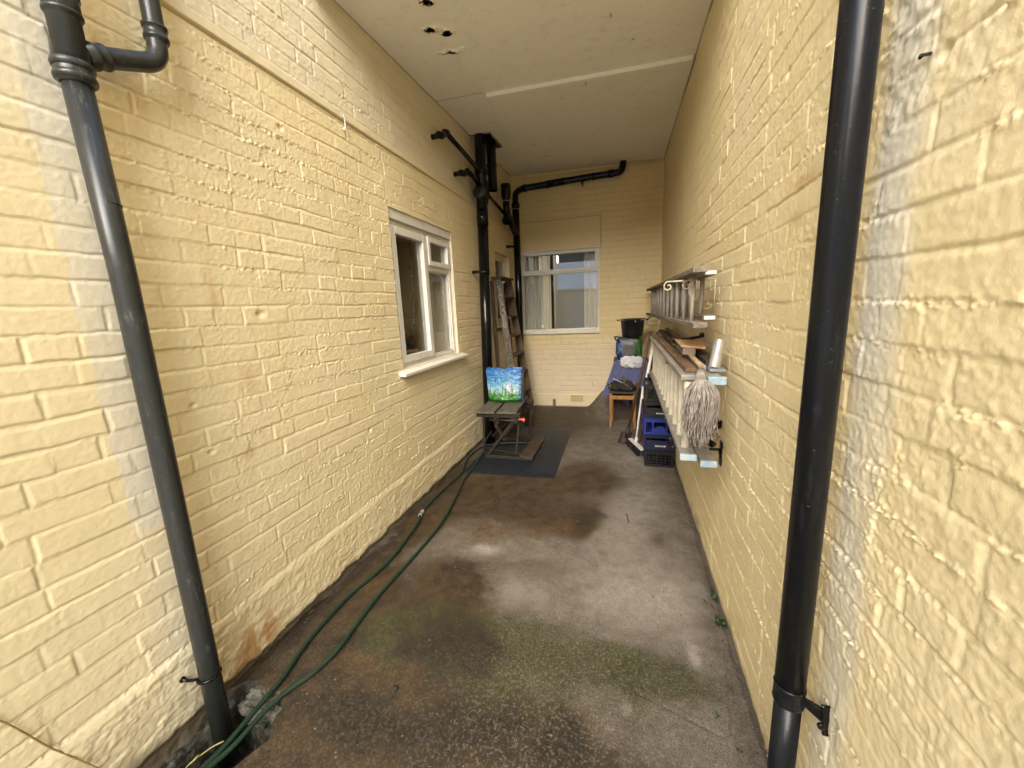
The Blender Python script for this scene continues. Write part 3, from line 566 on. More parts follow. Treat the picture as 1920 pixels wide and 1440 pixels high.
m = MB(); m.tube([(xb, 1.09, z) for z, r in cuts_], [r for z, r in cuts_], 28); m.build('branch_socket', M_PIPE_OLD, P1)
m = MB(); arc = [(xb + .034 * math.cos(t), yb + .034 * math.sin(t), .175 + .004 * math.cos(t)) for t in np.linspace(-2.5, 1.9, 18)]
m.tube([(0.0, yb - .050, .200), (.012, yb - .052, .197), (.028, yb - .046, .19)] + arc, .0055, 8); m.lathe([(.004, 0), (.010, .001), (.010, .005), (.004, .006)], (.006, yb - .052, .197), 12, Matrix.Rotation(math.radians(90), 3, 'Y')); m.build('strap', M_IRON, P1)
# near right rainwater pipe
P2 = empty('drainpipe', label='straight glossy black drainpipe on the near right wall with a ring clip near its foot', cat='drainpipe')
xr, yr = W - .066, .938; m = MB(); m.tube([(xr, yr + .012, 4.2), (xr, yr + .004, 1.9), (xr, yr - .010, .50)], .0315, 40); m.build('pipe', M_PIPE, P2)
m = MB(); m.tube([(xr, yr - .010, .49), (xr, yr - .012, 0.0)], .0285, 40); m.build('lower_pipe', M_PIPE, P2)
m = MB(); m.lathe([(.0285, .486), (.0325, .487), (.0335, .491), (.0325, .496), (.0322, .528), (.0335, .532), (.0325, .537), (.0305, .537)], (xr, yr - .010, 0), 40); m.build('collar', M_PIPE, P2)
m = MB(); m.bar((xr + .025, yr - .02, .505), (W + .002, yr - .045, .492), .006, .022, tw=.012, th=.034); m.bar((W - .001, yr - .045, .528), (W - .003, yr - .050, .452), .028, .007, up=(0, 1, 0), tw=.014); m.lathe([(.0, 0), (.008, 0), (.008, .008), (0, .008)], (W - .02, yr - .06, .49), 10, Matrix.Rotation(math.radians(90), 3, 'X')); m.build('bracket', M_IRON, P2, .002)
# soil stack by the left wall
P3 = empty('soil_stack', label='tall black soil stack with a round access plate and slanting waste pipes', cat='soil pipe')
def sy(z): return 3.895 + .066 * z
m = MB(); m.tube([(.1, sy(0), 0), (.1, sy(2.43), 2.43)], .055, 32); m.build('pipe', M_IRON, P3)
m = MB(); m.tube([(.1, sy(2.42), 2.42), (.1, sy(3.36), 3.36)], .057, 32); m.build('upper_pipe', M_IRON, P3)
for z, r, hh in ((2.37, .060, .14), (2.83, .064, .07), (1.83, .058, .03)): MB().tube([(.1, sy(z), z - hh / 2), (.1, sy(z), z + hh / 2)], r, 32).build('collar', M_IRON, P3)
m = MB(); R90 = Matrix.Rotation(math.radians(78), 3, 'X'); m.lathe([(0, .085), (.03, .085), (.062, .078), (.068, .070), (.068, .045), (.05, .0)], (.1, sy(2.6), 2.6), 28, R90)
for k in range(4): t = k * math.pi / 2 + .6; c_ = R90 @ Vector((.052 * math.cos(t), .052 * math.sin(t), .085)); m.lathe([(0, .01), (.006, .01), (.006, 0)], Vector((.1, sy(2.6), 2.6)) + c_, 8, R90)
m.build('access_plate', simple('rusty_black_iron', (.022, .017, .013), .45, var=.4), P3)
m = MB(); m.tube(smooth_path([(.1, sy(2.75), 2.53), (.105, sy(2.75) + .03, 2.62), (.1, sy(2.7), 2.74)], 4), [.062] * 8 + [.058], 24, False); m.build('swollen_joint', M_IRON, P3)
m = MB(); m.tube([(0.0, 3.19, 2.83), (.075, 3.21, 2.84)], .020, 14); m.tube([(.075, 3.17, 2.83), (.075, 3.23, 2.845), (.077, 3.30, 2.895)], .027, 16); m.tube([(.078, 3.30, 2.90), (.085, 3.62, 2.87), (.092, 3.99, 2.83), (.1, 4.06, 2.80)], .021, 16); m.tube([(.077, 3.28, 2.885), (.078, 3.34, 2.905)], .028, 16); m.build('waste_pipe', M_IRON, P3)
m = MB(); m.tube([(0, 3.61, 2.672), (.07, 3.62, 2.68)], .020, 14); m.tube([(.075, 3.59, 2.672), (.078, 3.68, 2.69), (.08, 3.75, 2.735)], .027, 16); m.tube([(.08, 3.74, 2.735), (.086, 3.88, 2.72), (.1, 4.04, 2.67)], .023, 16); m.build('waste_pipe', M_IRON, P3)
m = MB(); m.tube([(.11, sy(2.7) + .05, 2.72), (.10, 4.25, 2.675), (.085, 4.36, 2.655), (.08, 4.93, 2.595)], .018, 14); m.build('waste_pipe', M_IRON, P3)
m = MB(); m.box((0, sy(1.83) - .10, 1.815), (.05, sy(1.83) - .08, 1.845)); m.bar((.045, sy(1.83) - .09, 1.83), (.1, sy(1.83) - .05, 1.83), .012, .025); m.build('bracket', M_IRON, P3)
P4 = empty('vent_pipe', label='short black pipe with an open lower end hanging from the ceiling behind the soil stack', cat='pipe')
m = MB(); m.tube([(.12, 4.385, 3.36), (.12, 4.385, 2.715)], .052, 28, False); m.tube([(.12, 4.385, 2.715), (.12, 4.385, 3.30)], .047, 28, False); m.build('pipe', M_IRON, P4)
m = MB(); m.lathe([(.052, 2.95), (.058, 2.955), (.058, 2.98), (.052, 2.985)], (.12, 4.385, 0), 28); m.build('collar', M_IRON, P4)
# corner pipe and the run along the end wall
P5 = empty('corner_drainpipe', label='black pipe in the far left corner, bending along the top of the end wall', cat='drainpipe')
m = MB(); m.tube([(.125, 5.27, 0), (.125, 5.31, 1.6), (.12, 5.34, 2.80)], .047, 28); m.build('pipe', M_IRON, P5)
run = smooth_path([(.12, 5.34, 2.80), (.125, 5.37, 2.93), (.20, 5.46, 3.005), (.34, 5.495, 3.02), (.7, 5.50, 3.038), (1.1, 5.50, 3.052), (1.38, 5.50, 3.058), (1.455, 5.50, 3.075), (1.48, 5.50, 3.14), (1.48, 5.50, 3.20)], 6)
m = MB(); m.tube(run, .040, 24); m.build('cross_pipe', M_IRON, P5)
for a, b, r in (((.20, 5.46, 3.005), (.245, 5.475, 3.012), .047), ((.50, 5.50, 3.028), (.54, 5.50, 3.03), .046), ((.52, 5.50, 3.03), (.75, 5.50, 3.04), .043), ((1.30, 5.50, 3.056), (1.37, 5.50, 3.058), .047), ((1.10, 5.5, 3.05), (1.13, 5.5, 3.052), .044), ((.12, 5.34, 2.74), (.12, 5.34, 2.80), .053)): MB().tube([a, b], r, 24).build('collar', M_IRON, P5)
m = MB(); m.tube(smooth_path([(.10, 4.97, 2.88), (.098, 4.97, 2.74), (.098, 4.98, 2.64), (.11, 5.08, 2.54), (.125, 5.30, 2.40)], 5), .042, 24); m.lathe([(.0, .08), (.058, .08), (.062, .06), (.060, -.05), (.052, -.08), (.042, -.1)], (.10, 4.97, 2.86), 24); m.tube([(.098, 4.93, 2.50), (.098, 5.02, 2.60)], .05, 20); m.build('side_branch', M_IRON, P5)
M_TAPE = simple('grey_tape', (.25, .24, .22), .6); MB().lathe([(.043, 2.739), (.0445, 2.745), (.043, 2.751)], (.098, 4.97, 0), 24).build('tape_ring', M_TAPE, P5)
m = MB(); m.lathe([(.048, 2.722), (.0495, 2.728), (.048, 2.734)], (.12, 5.338, 0), 24); m.build('tape_ring', M_TAPE, P5)
m = MB(); m.box((0, 5.22, 2.235), (.06, 5.24, 2.265)); m.bar((.055, 5.23, 2.25), (.1, 5.28, 2.25), .012, .025); m.build('bracket', M_IRON, P5); MB().box((.97, 5.49, 2.965), (.985, D, 3.02)).build('bracket', M_IRON, P5)
# ---------------------------------------------------------------- floor mat, workbench, shopping bag
M_RUBBER = simple('blue_black_rubber', (.010, .013, .020), .45, var=.35, scale=18)
us_ = np.linspace(0, 1, 441); vs_ = np.linspace(0, 1, 60); u, v = np.meshgrid(us_, vs_, indexing='ij')
c00, c10, c11, c01 = [np.array(p) for p in ((.12, 3.08), (.957, 3.105), (.928, 4.49), (.16, 4.48))]
X = (c00[0] * (1 - u) * (1 - v) + c10[0] * u * (1 - v) + c11[0] * u * v + c01[0] * (1 - u) * v); Y = (c00[1] * (1 - u) * (1 - v) + c10[1] * u * (1 - v) + c11[1] * u * v + c01[1] * (1 - u) * v)
Y = Y + (.004 * (vn(u * 9, v * 0, 3) - .5)) * 2; edge = np.minimum(np.minimum(u, 1 - u) * .84, np.minimum(v, 1 - v) * 1.4)
Z = .012 + .0040 * np.sign(np.sin(u * 2 * np.pi * 44)) * (edge > .01) + .004 * (fbm(u * 4, v * 4, 3, 2) - .5); Z = np.where(edge < 1e-6, .001, Z)
mat_o = grid_obj('door_mat', np.stack([X, Y, Z], -1), None, M_RUBBER); tag(mat_o, 'large ribbed dark blue grey rubber mat on the floor under the workbench', 'mat')

M_GREYWOOD = wood_mat('weathered_grey_wood', (.13, .115, .085), (.045, .038, .028), .8, (1, .12, 1), 60)
M_STEPWOOD = wood_mat('worn_orange_wood', (.065, .042, .024), (.025, .018, .012), .75, (1, .12, 1), 50)
M_STEEL = simple('dirty_black_steel', (.010, .009, .008), .5, .2, var=.5, scale=50, alt=(.035, .024, .016))
wbn = empty('workbench', label='folding workbench with two grey weathered boards and orange vice handles standing on the mat', cat='workbench')
T = .51
MB().add([(.185, 3.325, T), (.360, 3.335, T), (.325, 4.00, T), (.155, 3.99, T), (.185, 3.325, T - .022), (.360, 3.335, T - .022), (.325, 4.00, T - .022), (.155, 3.99, T - .022)], [(0, 1, 2, 3), (7, 6, 5, 4), (0, 4, 5, 1), (1, 5, 6, 2), (2, 6, 7, 3), (3, 7, 4, 0)]).build('board', M_GREYWOOD, wbn, .004)
MB().add([(.385, 3.335, T), (.572, 3.345, T), (.525, 4.015, T), (.355, 4.00, T), (.385, 3.335, T - .022), (.572, 3.345, T - .022), (.525, 4.015, T - .022), (.355, 4.00, T - .022)], [(0, 1, 2, 3), (7, 6, 5, 4), (0, 4, 5, 1), (1, 5, 6, 2), (2, 6, 7, 3), (3, 7, 4, 0)]).build('board', M_GREYWOOD, wbn, .004)
for yv in (3.395, 3.94):
    m = MB(); m.bar((.17, yv, T - .045), (.60, yv, T - .045), .05, .045); m.build('jaw_rail', M_STEEL, wbn, .003)
    m = MB(); m.tube([(.30, yv - .03, T - .088), (.63, yv - .03, T - .088)], .008, 10); m.build('vice_screw', M_STEEL, wbn)
for yv, xk, zk in ((3.38, .606, .428), (3.98, .570, .414)):
    m = MB(); Ry = Matrix.Rotation(math.radians(90), 3, 'Y'); m.lathe([(0, -.02), (.016, -.02), (.013, 0), (.015, .018), (.022, .026), (.020, .034), (0, .036)], (xk, yv, zk), 12, Ry); m.build('vice_handle', simple('orange_plastic', (.75, .13, .05), .45, var=.1), wbn)
    m = MB(); m.tube([(xk - .10, yv, zk), (xk - .015, yv, zk)], .007, 8); m.box((xk - .09, yv - .02, zk - .03), (xk - .03, yv + .02, zk + .045)); m.build('vice_block', M_STEEL, wbn, .003)
for yv in (3.42, 3.95):
    for a, b, w_ in (((.225, yv, .46), (.205, yv, .06), .022), ((.565, yv - .01, .46), (.245, yv - .01, .05), .026), ((.585, yv, .47), (.535, yv, .09), .022), ((.30, yv + .01, .44), (.42, yv + .01, .20), .018)):
        MB().bar(a, b, w_, .012, up=(0, 1, 0)).build('leg', M_STEEL, wbn, .001)
    m = MB(); m.bar((.215, yv, .034), (.70, yv, .034), .026, .030); m.build('base_rail', M_STEEL, wbn, .002)
    MB().bar((.19, yv + .01, .12), (.66, yv + .01, .06), .014, .010).build('brace', M_STEEL, wbn)
m = MB(); m.bar((.225, 3.42, .035), (.225, 3.95, .035), .03, .026); m.bar((.30, 3.43, .24), (.30, 3.94, .24), .02, .014); m.build('cross_rail', M_STEEL, wbn, .002)
m = MB(); m.add([(.575, 3.395, .075), (.695, 3.395, .052), (.705, 3.975, .052), (.590, 3.975, .075), (.575, 3.395, .053), (.695, 3.395, .030), (.705, 3.975, .030), (.590, 3.975, .053)], [(0, 1, 2, 3), (7, 6, 5, 4), (0, 4, 5, 1), (1, 5, 6, 2), (2, 6, 7, 3), (3, 7, 4, 0)]); m.build('step_board', M_STEPWOOD, wbn, .004)

# shopping bag with a printed meadow
n_ = 150; uu = np.linspace(0, 1, n_); vv = np.linspace(0, 1, n_); u, v = np.meshgrid(uu, vv, indexing='ij')
rs = np.random.RandomState(4)
skyc = np.array([.02, .22, .66]); mid = np.array([.16, .52, .86]); pale_ = np.array([.55, .82, .92]); nzb = fbm(u * 6, v * 6, 3, 4)
t = ss(.95, .45, v + .12 * (nzb - .5)); Cc = skyc[None, None] * (1 - t[..., None]) + mid * t[..., None]; t2 = ss(.62, .30, v + .2 * (nzb - .5)); Cc = Cc * (1 - t2[..., None]) + pale_ * t2[..., None]
fl_ = np.exp(-((u - .66) / .11) ** 2 - ((v - .42) / .13) ** 2) * (.6 + .8 * vn(u * 18, v * 18, 5)); fl_ = np.clip(fl_ * 1.1, 0, 1)[..., None]; Cc = Cc * (1 - fl_) + np.array([.82, .78, .80]) * fl_
gr_ = ss(.40, .20, v + .22 * (fbm(u * 26, v * 4, 6, 2) - .5))[..., None]; gcol = np.array([.02, .16, .03]) * (1 - nzb[..., None]) + np.array([.06, .34, .05]) * nzb[..., None]; Cc = Cc * (1 - gr_) + gcol * gr_
for k in range(60):
    b0, sl, hh, w0 = rs.uniform(0, 1), rs.uniform(-.22, .22), rs.uniform(.25, .6) if k > 6 else rs.uniform(.75, .95), rs.uniform(.009, .018)
    cx = b0 + sl * v * v / hh; mk_ = (np.abs(u - cx) < w0 * (1 - v / hh)) & (v < hh); g = rs.uniform(.3, 1); Cc[mk_] = np.array([.02 + .05 * g, .10 + .28 * g, .02 + .03 * g])
mk_ = (np.abs(u - .27) < .035) & (np.abs(v - .68) < .05) & (vn(u * 30, v * 30, 2) > .35); Cc[mk_] = (.12, .08, .09)
mk_ = (np.abs(u - .47) < .07) & (v > .955); Cc[mk_] = (.10, .45, .04)
edgeb = ss(.90, .97, u) + 0 * v; Cc = Cc * (1 - edgeb[..., None] * .75) + np.array([.02, .10, .34]) * edgeb[..., None] * .75
cr_ = fbm(u * 9 + .6 * v, v * 12, 7, 4, .6); sag = .006 * np.sin(u * 9) * ss(.8, 1, v)
def bagpt(U, V, dep):
    wdt = .33 + .045 * V; x = .185 + .02 * (1 - V) + wdt * U - .012 * V
    y = 3.66 + .035 * V + .045 * np.sin(np.pi * np.clip(U, 0, 1)) * (-1) * (.5 + .5 * (1 - V)) + dep
    return x, y
x, y = bagpt(u, v, 0); y = y + .022 * (cr_ - .5) + .002 * (fbm(u * 30, v * 30, 9, 2) - .5); z = T + .004 + (.345 + .012 * u) * v + sag
y = y + .05 * ss(.12, 0, v); Cc = Cc * .50 + .03 * Cc.mean(-1, keepdims=True); RGBA = np.concatenate([Cc, np.ones((n_, n_, 1))], -1)
bn = N('printed_bag'); at = bn.new('Attribute', attribute_name='print'); bn.bump(bn.noise(26, 3, .5), .002, .35); M_BAG = bn.set(Base_Color=at.outputs['Color'], Roughness=.38)
bagf = grid_obj('shopping_bag', np.stack([x, y, z], -1), None, M_BAG, cols=dict(print=RGBA))
tag(bagf, 'full shopping bag printed with blue sky and green grass standing on the workbench', 'bag')
m = MB(); nb = 10
rings = []
for k in range(nb + 1):
    V = k / nb; pts = []
    for U, dep in ((1, 0), (1.0, .09), (.96, .15), (.5, .17), (.04, .15), (0.0, .09), (0, 0)):
        a, b = bagpt(np.array(U), np.array(V), dep + (.05 * (1 - min(1, V * 8)) if dep == 0 else 0)); pts.append((float(a) + .006 * math.sin(k * 2 + dep * 20), float(b), T + .004 + .35 * V * (1 - .06 * (dep > .1))))
    rings.append(pts)
vs = [p for r_ in rings for p in r_]; m.add(vs, [(i * 7 + j, i * 7 + j + 1, i * 7 + j + 8, i * 7 + j + 7) for i in range(nb) for j in range(6)], True); m.build('bag_body', simple('blue_bag_side', (.02, .11, .36), .4, alt=(.06, .25, .5), scale=12), bagf)
m = MB(); vs = []
for i in range(12):
    for j in range(5):
        U = i / 11; a, b = bagpt(np.array(U), np.array(.93), .15 * j / 4 + .01); vs.append((float(a), float(b), T + .325 + .03 * math.sin(i * 1.9 + j * 2.3) * (0 < j < 4)))
m.add(vs, [(i * 5 + j, i * 5 + j + 1, i * 5 + j + 6, i * 5 + j + 5) for i in range(11) for j in range(4)], True); m.build('contents', simple('violet_cloth', (.07, .06, .22), .8), bagf)
m = MB(); m.tube(smooth_path([(.38, 3.68, T + .34), (.40, 3.665, T + .37), (.45, 3.665, T + .372), (.47, 3.68, T + .34)], 5), .005, 8); m.build('handle', simple('bag_handle', (.02, .12, .03), .5), bagf)

# ---------------------------------------------------------------- hose pipes
hn = N('green_hose'); tc = hn.new('TexCoord'); mp = hn.new('Mapping'); mp.inputs['Scale'].default_value = (150, 12, 1); hn.link(tc.outputs['UV'], mp.inputs[0])
ck = hn.new('TexChecker'); ck.inputs['Scale'].default_value = 1; mp.inputs['Rotation'].default_value = (0, 0, math.radians(35)); hn.link(mp.outputs[0], ck.inputs['Vector'])
hc = hn.mix(hn.math('MULTIPLY', ck.outputs['Fac'], .5), (.005, .020, .011), (.016, .045, .026)); hc = hn.mix(hn.ramp(hn.noise(12, 4), .45, .75, 0, .6), hc, (.018, .026, .016)); hn.bump(ck.outputs['Fac'], .001, .5); M_HOSE = hn.set(Base_Color=hc, Roughness=.42)
HA = [(.235, .52, .05), (.215, .62, .035), (.21, .69, .022), (.21, .76, .016), (.20, .89, .012), (.19, 1.02, .012), (.165, 1.13, .012), (.15, 1.24, .012), (.145, 1.47, .012), (.175, 1.64, .012), (.19, 1.82, .012), (.17, 2.04, .012), (.15, 2.2, .012), (.115, 2.30, .012)]
HB = [(.105, 2.36, .012), (.10, 2.42, .012), (.105, 2.69, .012), (.12, 2.95, .012), (.12, 3.06, .014), (.06, 3.30, .014), (.045, 3.5, .014), (.10, 3.74, .016), (.31, 3.84, .024), (.60, 3.88, .024), (.72, 3.80, .024)]
HC = [(.26, .52, .05), (.235, .62, .035), (.23, .70, .022), (.24, .77, .016), (.24, .90, .012), (.26, .98, .012), (.30, 1.07, .012), (.32, 1.18, .012), (.31, 1.33, .012), (.30, 1.52, .012), (.31, 1.77, .012), (.32, 2.01, .012), (.31, 2.27, .012), (.27, 2.54, .012), (.20, 2.91, .012), (.19, 3.2, .024), (.16, 3.46, .024), (.12, 3.68, .024), (.085, 3.79, .05), (.16, 3.80, .16)]
lab = 'green garden hose with a grey joining piece, the one nearer the left wall'
ho = MB().tube(smooth_path(HA, 8), .0098, 12, True, True).build('hose', M_HOSE); tag(ho, lab, 'hose', 'garden hoses on the floor')
MB().tube(smooth_path(HB, 8), .0088, 12, True, True).build('far_length', M_HOSE, ho)
m = MB(); m.tube([(.119, 2.285, .014), (.112, 2.315, .014)], .0145, 14); m.tube([(.112, 2.315, .014), (.107, 2.345, .014), (.105, 2.365, .014)], [.0135, .016, .0125], 14); m.build('connector', simple('grey_connector', (.22, .21, .19), .5), ho)
h2 = MB().tube(smooth_path(HC, 8), .0098, 12, True, True).build('hose', M_HOSE); tag(h2, 'green garden hose on the side away from the left wall, curving onto the mat', 'hose', 'garden hoses on the floor')
m = MB(); m.tube(smooth_path([(.006, .36, .60), (.006, .417, .48), (.007, .442, .415), (.005, .474, .323), (.006, .504, .25), (.028, .546, .147), (.03, .58, .05)], 6), .0022, 6); tag(m.build('cable', simple('yellowed_cable', (.30, .21, .07), .6)), 'thin yellowish brown wire hanging across the lower left wall in front of the drainpipe', 'wire')
m = MB(); m.tube(smooth_path([(.155, .64, .02), (.144, .685, .012), (.155, .70, .02), (.150, .715, .016), (.146, .70, .012), (.165, .745, .012), (.19, .77, .014)], 5), .0025, 6); tag(m.build('string', simple('yellow_string', (.30, .27, .09), .7)), 'short curl of yellow string at the edge of the open gully', 'string')

# ---------------------------------------------------------------- wooden step ladder in the far left corner
M_LADW = wood_mat('old_brown_ladder_wood', (.13, .088, .055), (.06, .04, .028), .8, (1, 1, .12), 45)
M_LADG = wood_mat('greyed_ladder_wood', (.17, .15, .125), (.08, .065, .05), .8, (1, 1, .12), 45)
sl_ = empty('step_ladder', label='old wooden step ladder with painted letters leaning in the far left corner', cat='step ladder')
A0, A1 = Vector((.085, 4.52, 1.79)), Vector((.325, 4.42, 0.02)); B0, B1 = Vector((.085, 4.95, 1.79)), Vector((.335, 5.00, 0.02))
up_ = (1, 0, .18)
MB().bar(A0, A1, .026, .075, up=up_).build('stile', M_LADG, sl_, .002); MB().bar(B0, B1, .026, .085, up=up_).build('stile', M_LADW, sl_, .002)
for k in range(7):
    t = .115 + k * .133; a = A0.lerp(A1, t); b = B0.lerp(B1, t); MB().bar(a + Vector((0, .01, 0)), b - Vector((0, .01, 0)), .095, .022, up=(0, 0, 1)).build('tread', M_LADW, sl_, .002)
MB().bar(A0 + Vector((.0, -.04, .015)), B0 + Vector((.0, .03, .015)), .14, .024).build('top_board', M_LADW, sl_, .002)
MB().bar((.03, 4.45, 1.77), (.10, 4.38, .02), .022, .04, up=(1, 0, 0)).build('rear_leg', M_LADW, sl_); MB().bar((.03, 4.98, 1.77), (.10, 5.08, .02), .022, .04, up=(1, 0, 0)).build('rear_leg', M_LADW, sl_)
MB().bar((.045, 4.42, 1.2), (.05, 5.0, 1.2), .02, .04, up=(0, 0, 1)).build('rear_rail', M_LADW, sl_)
M_LET = simple('worn_white_letters', (.42, .38, .32), .8, var=.4, scale=60); M_LET2 = simple('dark_letters', (.04, .035, .03), .8)
dirl = (A1 - A0).normalized(); nrm = Vector((0, -1, 0)); nrm = (nrm - dirl * nrm.dot(dirl)).normalized(); sx = (-dirl).cross(nrm)
def letters(txt, t0, dt, mat):
    mb = MB(); dg = bpy.context.evaluated_depsgraph_get()
    for k, ch in enumerate(txt):
        cvd = bpy.data.curves.new('letter', 'FONT'); cvd.body = ch; cvd.size = .088; cvd.extrude = .0006; cvd.align_x = 'CENTER'; cvd.align_y = 'CENTER'
        ob = bpy.data.objects.new('letter', cvd); COL.objects.link(ob); dg.update(); me = bpy.data.meshes.new_from_object(ob.evaluated_get(dg))
        p = A0.lerp(A1, t0 + k * dt) + nrm * .0142; X = sx if sx.x > 0 else -sx; Yv = nrm.cross(X)
        MW = Matrix(((X.x, Yv.x, nrm.x, p.x), (X.y, Yv.y, nrm.y, p.y), (X.z, Yv.z, nrm.z, p.z), (0, 0, 0, 1)))
        mb.add([MW @ v.co for v in me.vertices], [tuple(f.vertices) for f in me.polygons]); bpy.data.objects.remove(ob)
    mb.build('lettering', mat, sl_)
letters('SAECOEB', .065, .040, M_LET); letters('HIOEC', .40, .05, M_LET2)

# ---------------------------------------------------------------- ladders on the right wall
M_OLDL = wood_mat('paint_spattered_ladder', (.24, .20, .15), (.085, .065, .05), .75, (1, .15, 1), 60)
M_RUNG = wood_mat('grey_worn_rungs', (.36, .33, .285), (.13, .105, .085), .65, (1, 1, .2), 60)
M_WHITEP = simple('white_paint_end', (.55, .53, .50), .6, var=.15)
ul = empty('ladder', label='upper ladder on the right wall, brown weathered wood with round rungs', cat='ladder', group='ladders hung on the right wall')
def rail(p, q, w, h, mat, par, name='rail', tw=None, th=None): return MB().bar(p, q, w, h, (0, 0, 1), tw, th).build(name, mat, par, .004)
rail((1.832, 1.93, 1.580), (1.815, 5.42, 1.600), .060, .024, M_OLDL, ul); rail((1.832, 1.87, 1.341), (1.815, 5.42, 1.300), .060, .024, M_OLDL, ul)
rail((1.900, 2.07, 1.572), (1.900, 4.95, 1.578), .052, .024, M_OLDL, ul); rail((1.900, 2.05, 1.365), (1.900, 4.95, 1.350), .052, .024, M_OLDL, ul)
for z in (1.572, 1.365): MB().box((1.876, 2.058 - (z < 1.5) * .02, z - .009), (1.924, 2.066 - (z < 1.5) * .02, z + .009)).build('painted_end', M_WHITEP, ul, .002)
for k in range(11):
    y = 2.12 + .262 * k; MB().tube([(1.832 - .017 * k / 11, y, 1.335 - .004 * k), (1.832 - .017 * k / 11, y, 1.585)], .0125, 10).build('rung', M_RUNG, ul)
for k in range(8):
    y = 2.27 + .262 * k; MB().tube([(1.900, y, 1.36), (1.900, y, 1.575)], .0115, 10).build('rung', M_RUNG, ul)
M_CREAM = simple('cream_iron', (.50, .44, .32), .5)
def scroll(xp, y, zt, mat, L=.155, hgt=.17):
    m = MB(); m.tube([(xp - L, y, zt), (W, y, zt)], .0042, 8); m.tube([(W - .006, y, zt), (W - .006, y, zt - hgt)], .0042, 8)
    def spiral(cx, cz, r0, a0, turns, sgn=1): return [(cx + r0 * (1 - .75 * t / 30) * math.cos(a0 + sgn * turns * 2 * math.pi * t / 30), y, cz + r0 * (1 - .75 * t / 30) * math.sin(a0 + sgn * turns * 2 * math.pi * t / 30)) for t in range(31)]
    m.tube(spiral(xp - L + .01, zt - .026, .026, math.pi / 2, 1.1, 1), .0036, 7); m.tube(spiral(xp - L * .45, zt - .026, .024, math.pi / 2, 1.0, 1), .0034, 7)
    m.tube(smooth_path([(xp - L * .5 + .02, y, zt - .04), (xp - .06, y, zt - .09), (W - .02, y, zt - .13)], 5), .0036, 7); m.tube(spiral(W - .045, zt - hgt + .045, .028, 0, 1.2, -1), .0036, 7); return m
o = scroll(1.915, 2.30, 1.552, M_CREAM, .185).build('shelf_bracket', M_CREAM); tag(o, 'curled iron bracket with scrolls under the near end of the upper ladder', 'bracket', 'scroll brackets that carry the upper ladder')
o = scroll(1.915, 4.1, 1.284, M_CREAM, .155).build('shelf_bracket', M_CREAM); tag(o, 'curled iron bracket far along the upper ladder near the end wall', 'bracket', 'scroll brackets that carry the upper ladder')

M_PAL = simple('pale_painted_ladder', (.27, .25, .21), .5, var=.3, scale=14, alt=(.18, .16, .13))
M_CRM = simple('cream_rungs', (.50, .45, .34), .5, var=.25, scale=20)
M_BLUE = simple('light_blue_paint', (.22, .33, .41), .55, var=.2, alt=(.38, .43, .45))
ll = empty('ladder', label='lower ladder on the right wall, painted grey and cream with light blue ends', cat='ladder', group='ladders hung on the right wall')
XO, XI = 1.786, 1.872
rail((XO, 1.735, .787), (XO - .004, 3.95, .800), .064, .026, M_PAL, ll); rail((XO, 1.80, 1.122), (XO - .004, 3.95, 1.120), .064, .024, M_PAL, ll)
rail((XI, 1.76, .752), (XI, 3.98, .770), .064, .026, M_PAL, ll); rail((XI, 1.72, 1.128), (XI, 3.98, 1.122), .060, .024, M_PAL, ll)
for x, y, z, h_ in ((XO, 1.729, .787, .028), (XI, 1.754, .752, .028), (XI + .006, 1.712, 1.126, .034)):
    MB().box((x - .034, y - .006, z - h_ / 2), (x + .034, y + .012, z + h_ / 2)).build('blue_end', M_BLUE, ll, .004)
for k in range(12):
    y = 1.83 + .176 * k; MB().tube([(XO, y, .785), (XO, y, .81), (XO, y, .87), (XO, y, 1.06), (XO, y, 1.12)], [.020, .0175, .0145, .0145, .019], 14).build('rung', M_CRM, ll)
for k in range(6):
    y = 1.96 + .352 * k; MB().tube([(XI, y, .76), (XI, y, 1.12)], .0145, 12).build('rung', M_CRM, ll)
m = MB(); m.box((XO - .03, 2.46, 1.085), (W, 2.49, 1.108)); m.bar((XI + .035, 2.02, .80), (W, 2.04, .79), .02, .012); m.build('tie_bar', M_OLDL, ll)
def hook(y, z, label):
    m = MB(); m.tube(smooth_path([(W, y, z - .06), (W - .01, y, z - .015), (W - .04, y, z - .012), (1.76, y, z - .012), (1.742, y, z + .0), (1.740, y, z + .035)], 4), .007, 8); m.box((W - .006, y - .018, z - .09), (W + .004, y + .018, z + .03)); m.build
    return tag(m.build('wall_hook', M_IRON), label, 'hook', 'iron hooks under the lower ladder')
hook(1.99, .748, 'black iron hook under the near end of the lower ladder'); hook(3.86, .752, 'black iron hook under the far end of the lower ladder')
m = MB(); m.bar((W - .10, 1.96, .83), (W, 2.02, .86), .022, .035); m.bar((W - .09, 1.97, .80), (W - .045, 1.93, .775), .03, .02); tag(m.build('clamp', M_IRON, None, .003), 'dark metal clamp between the right wall and the mop', 'clamp')

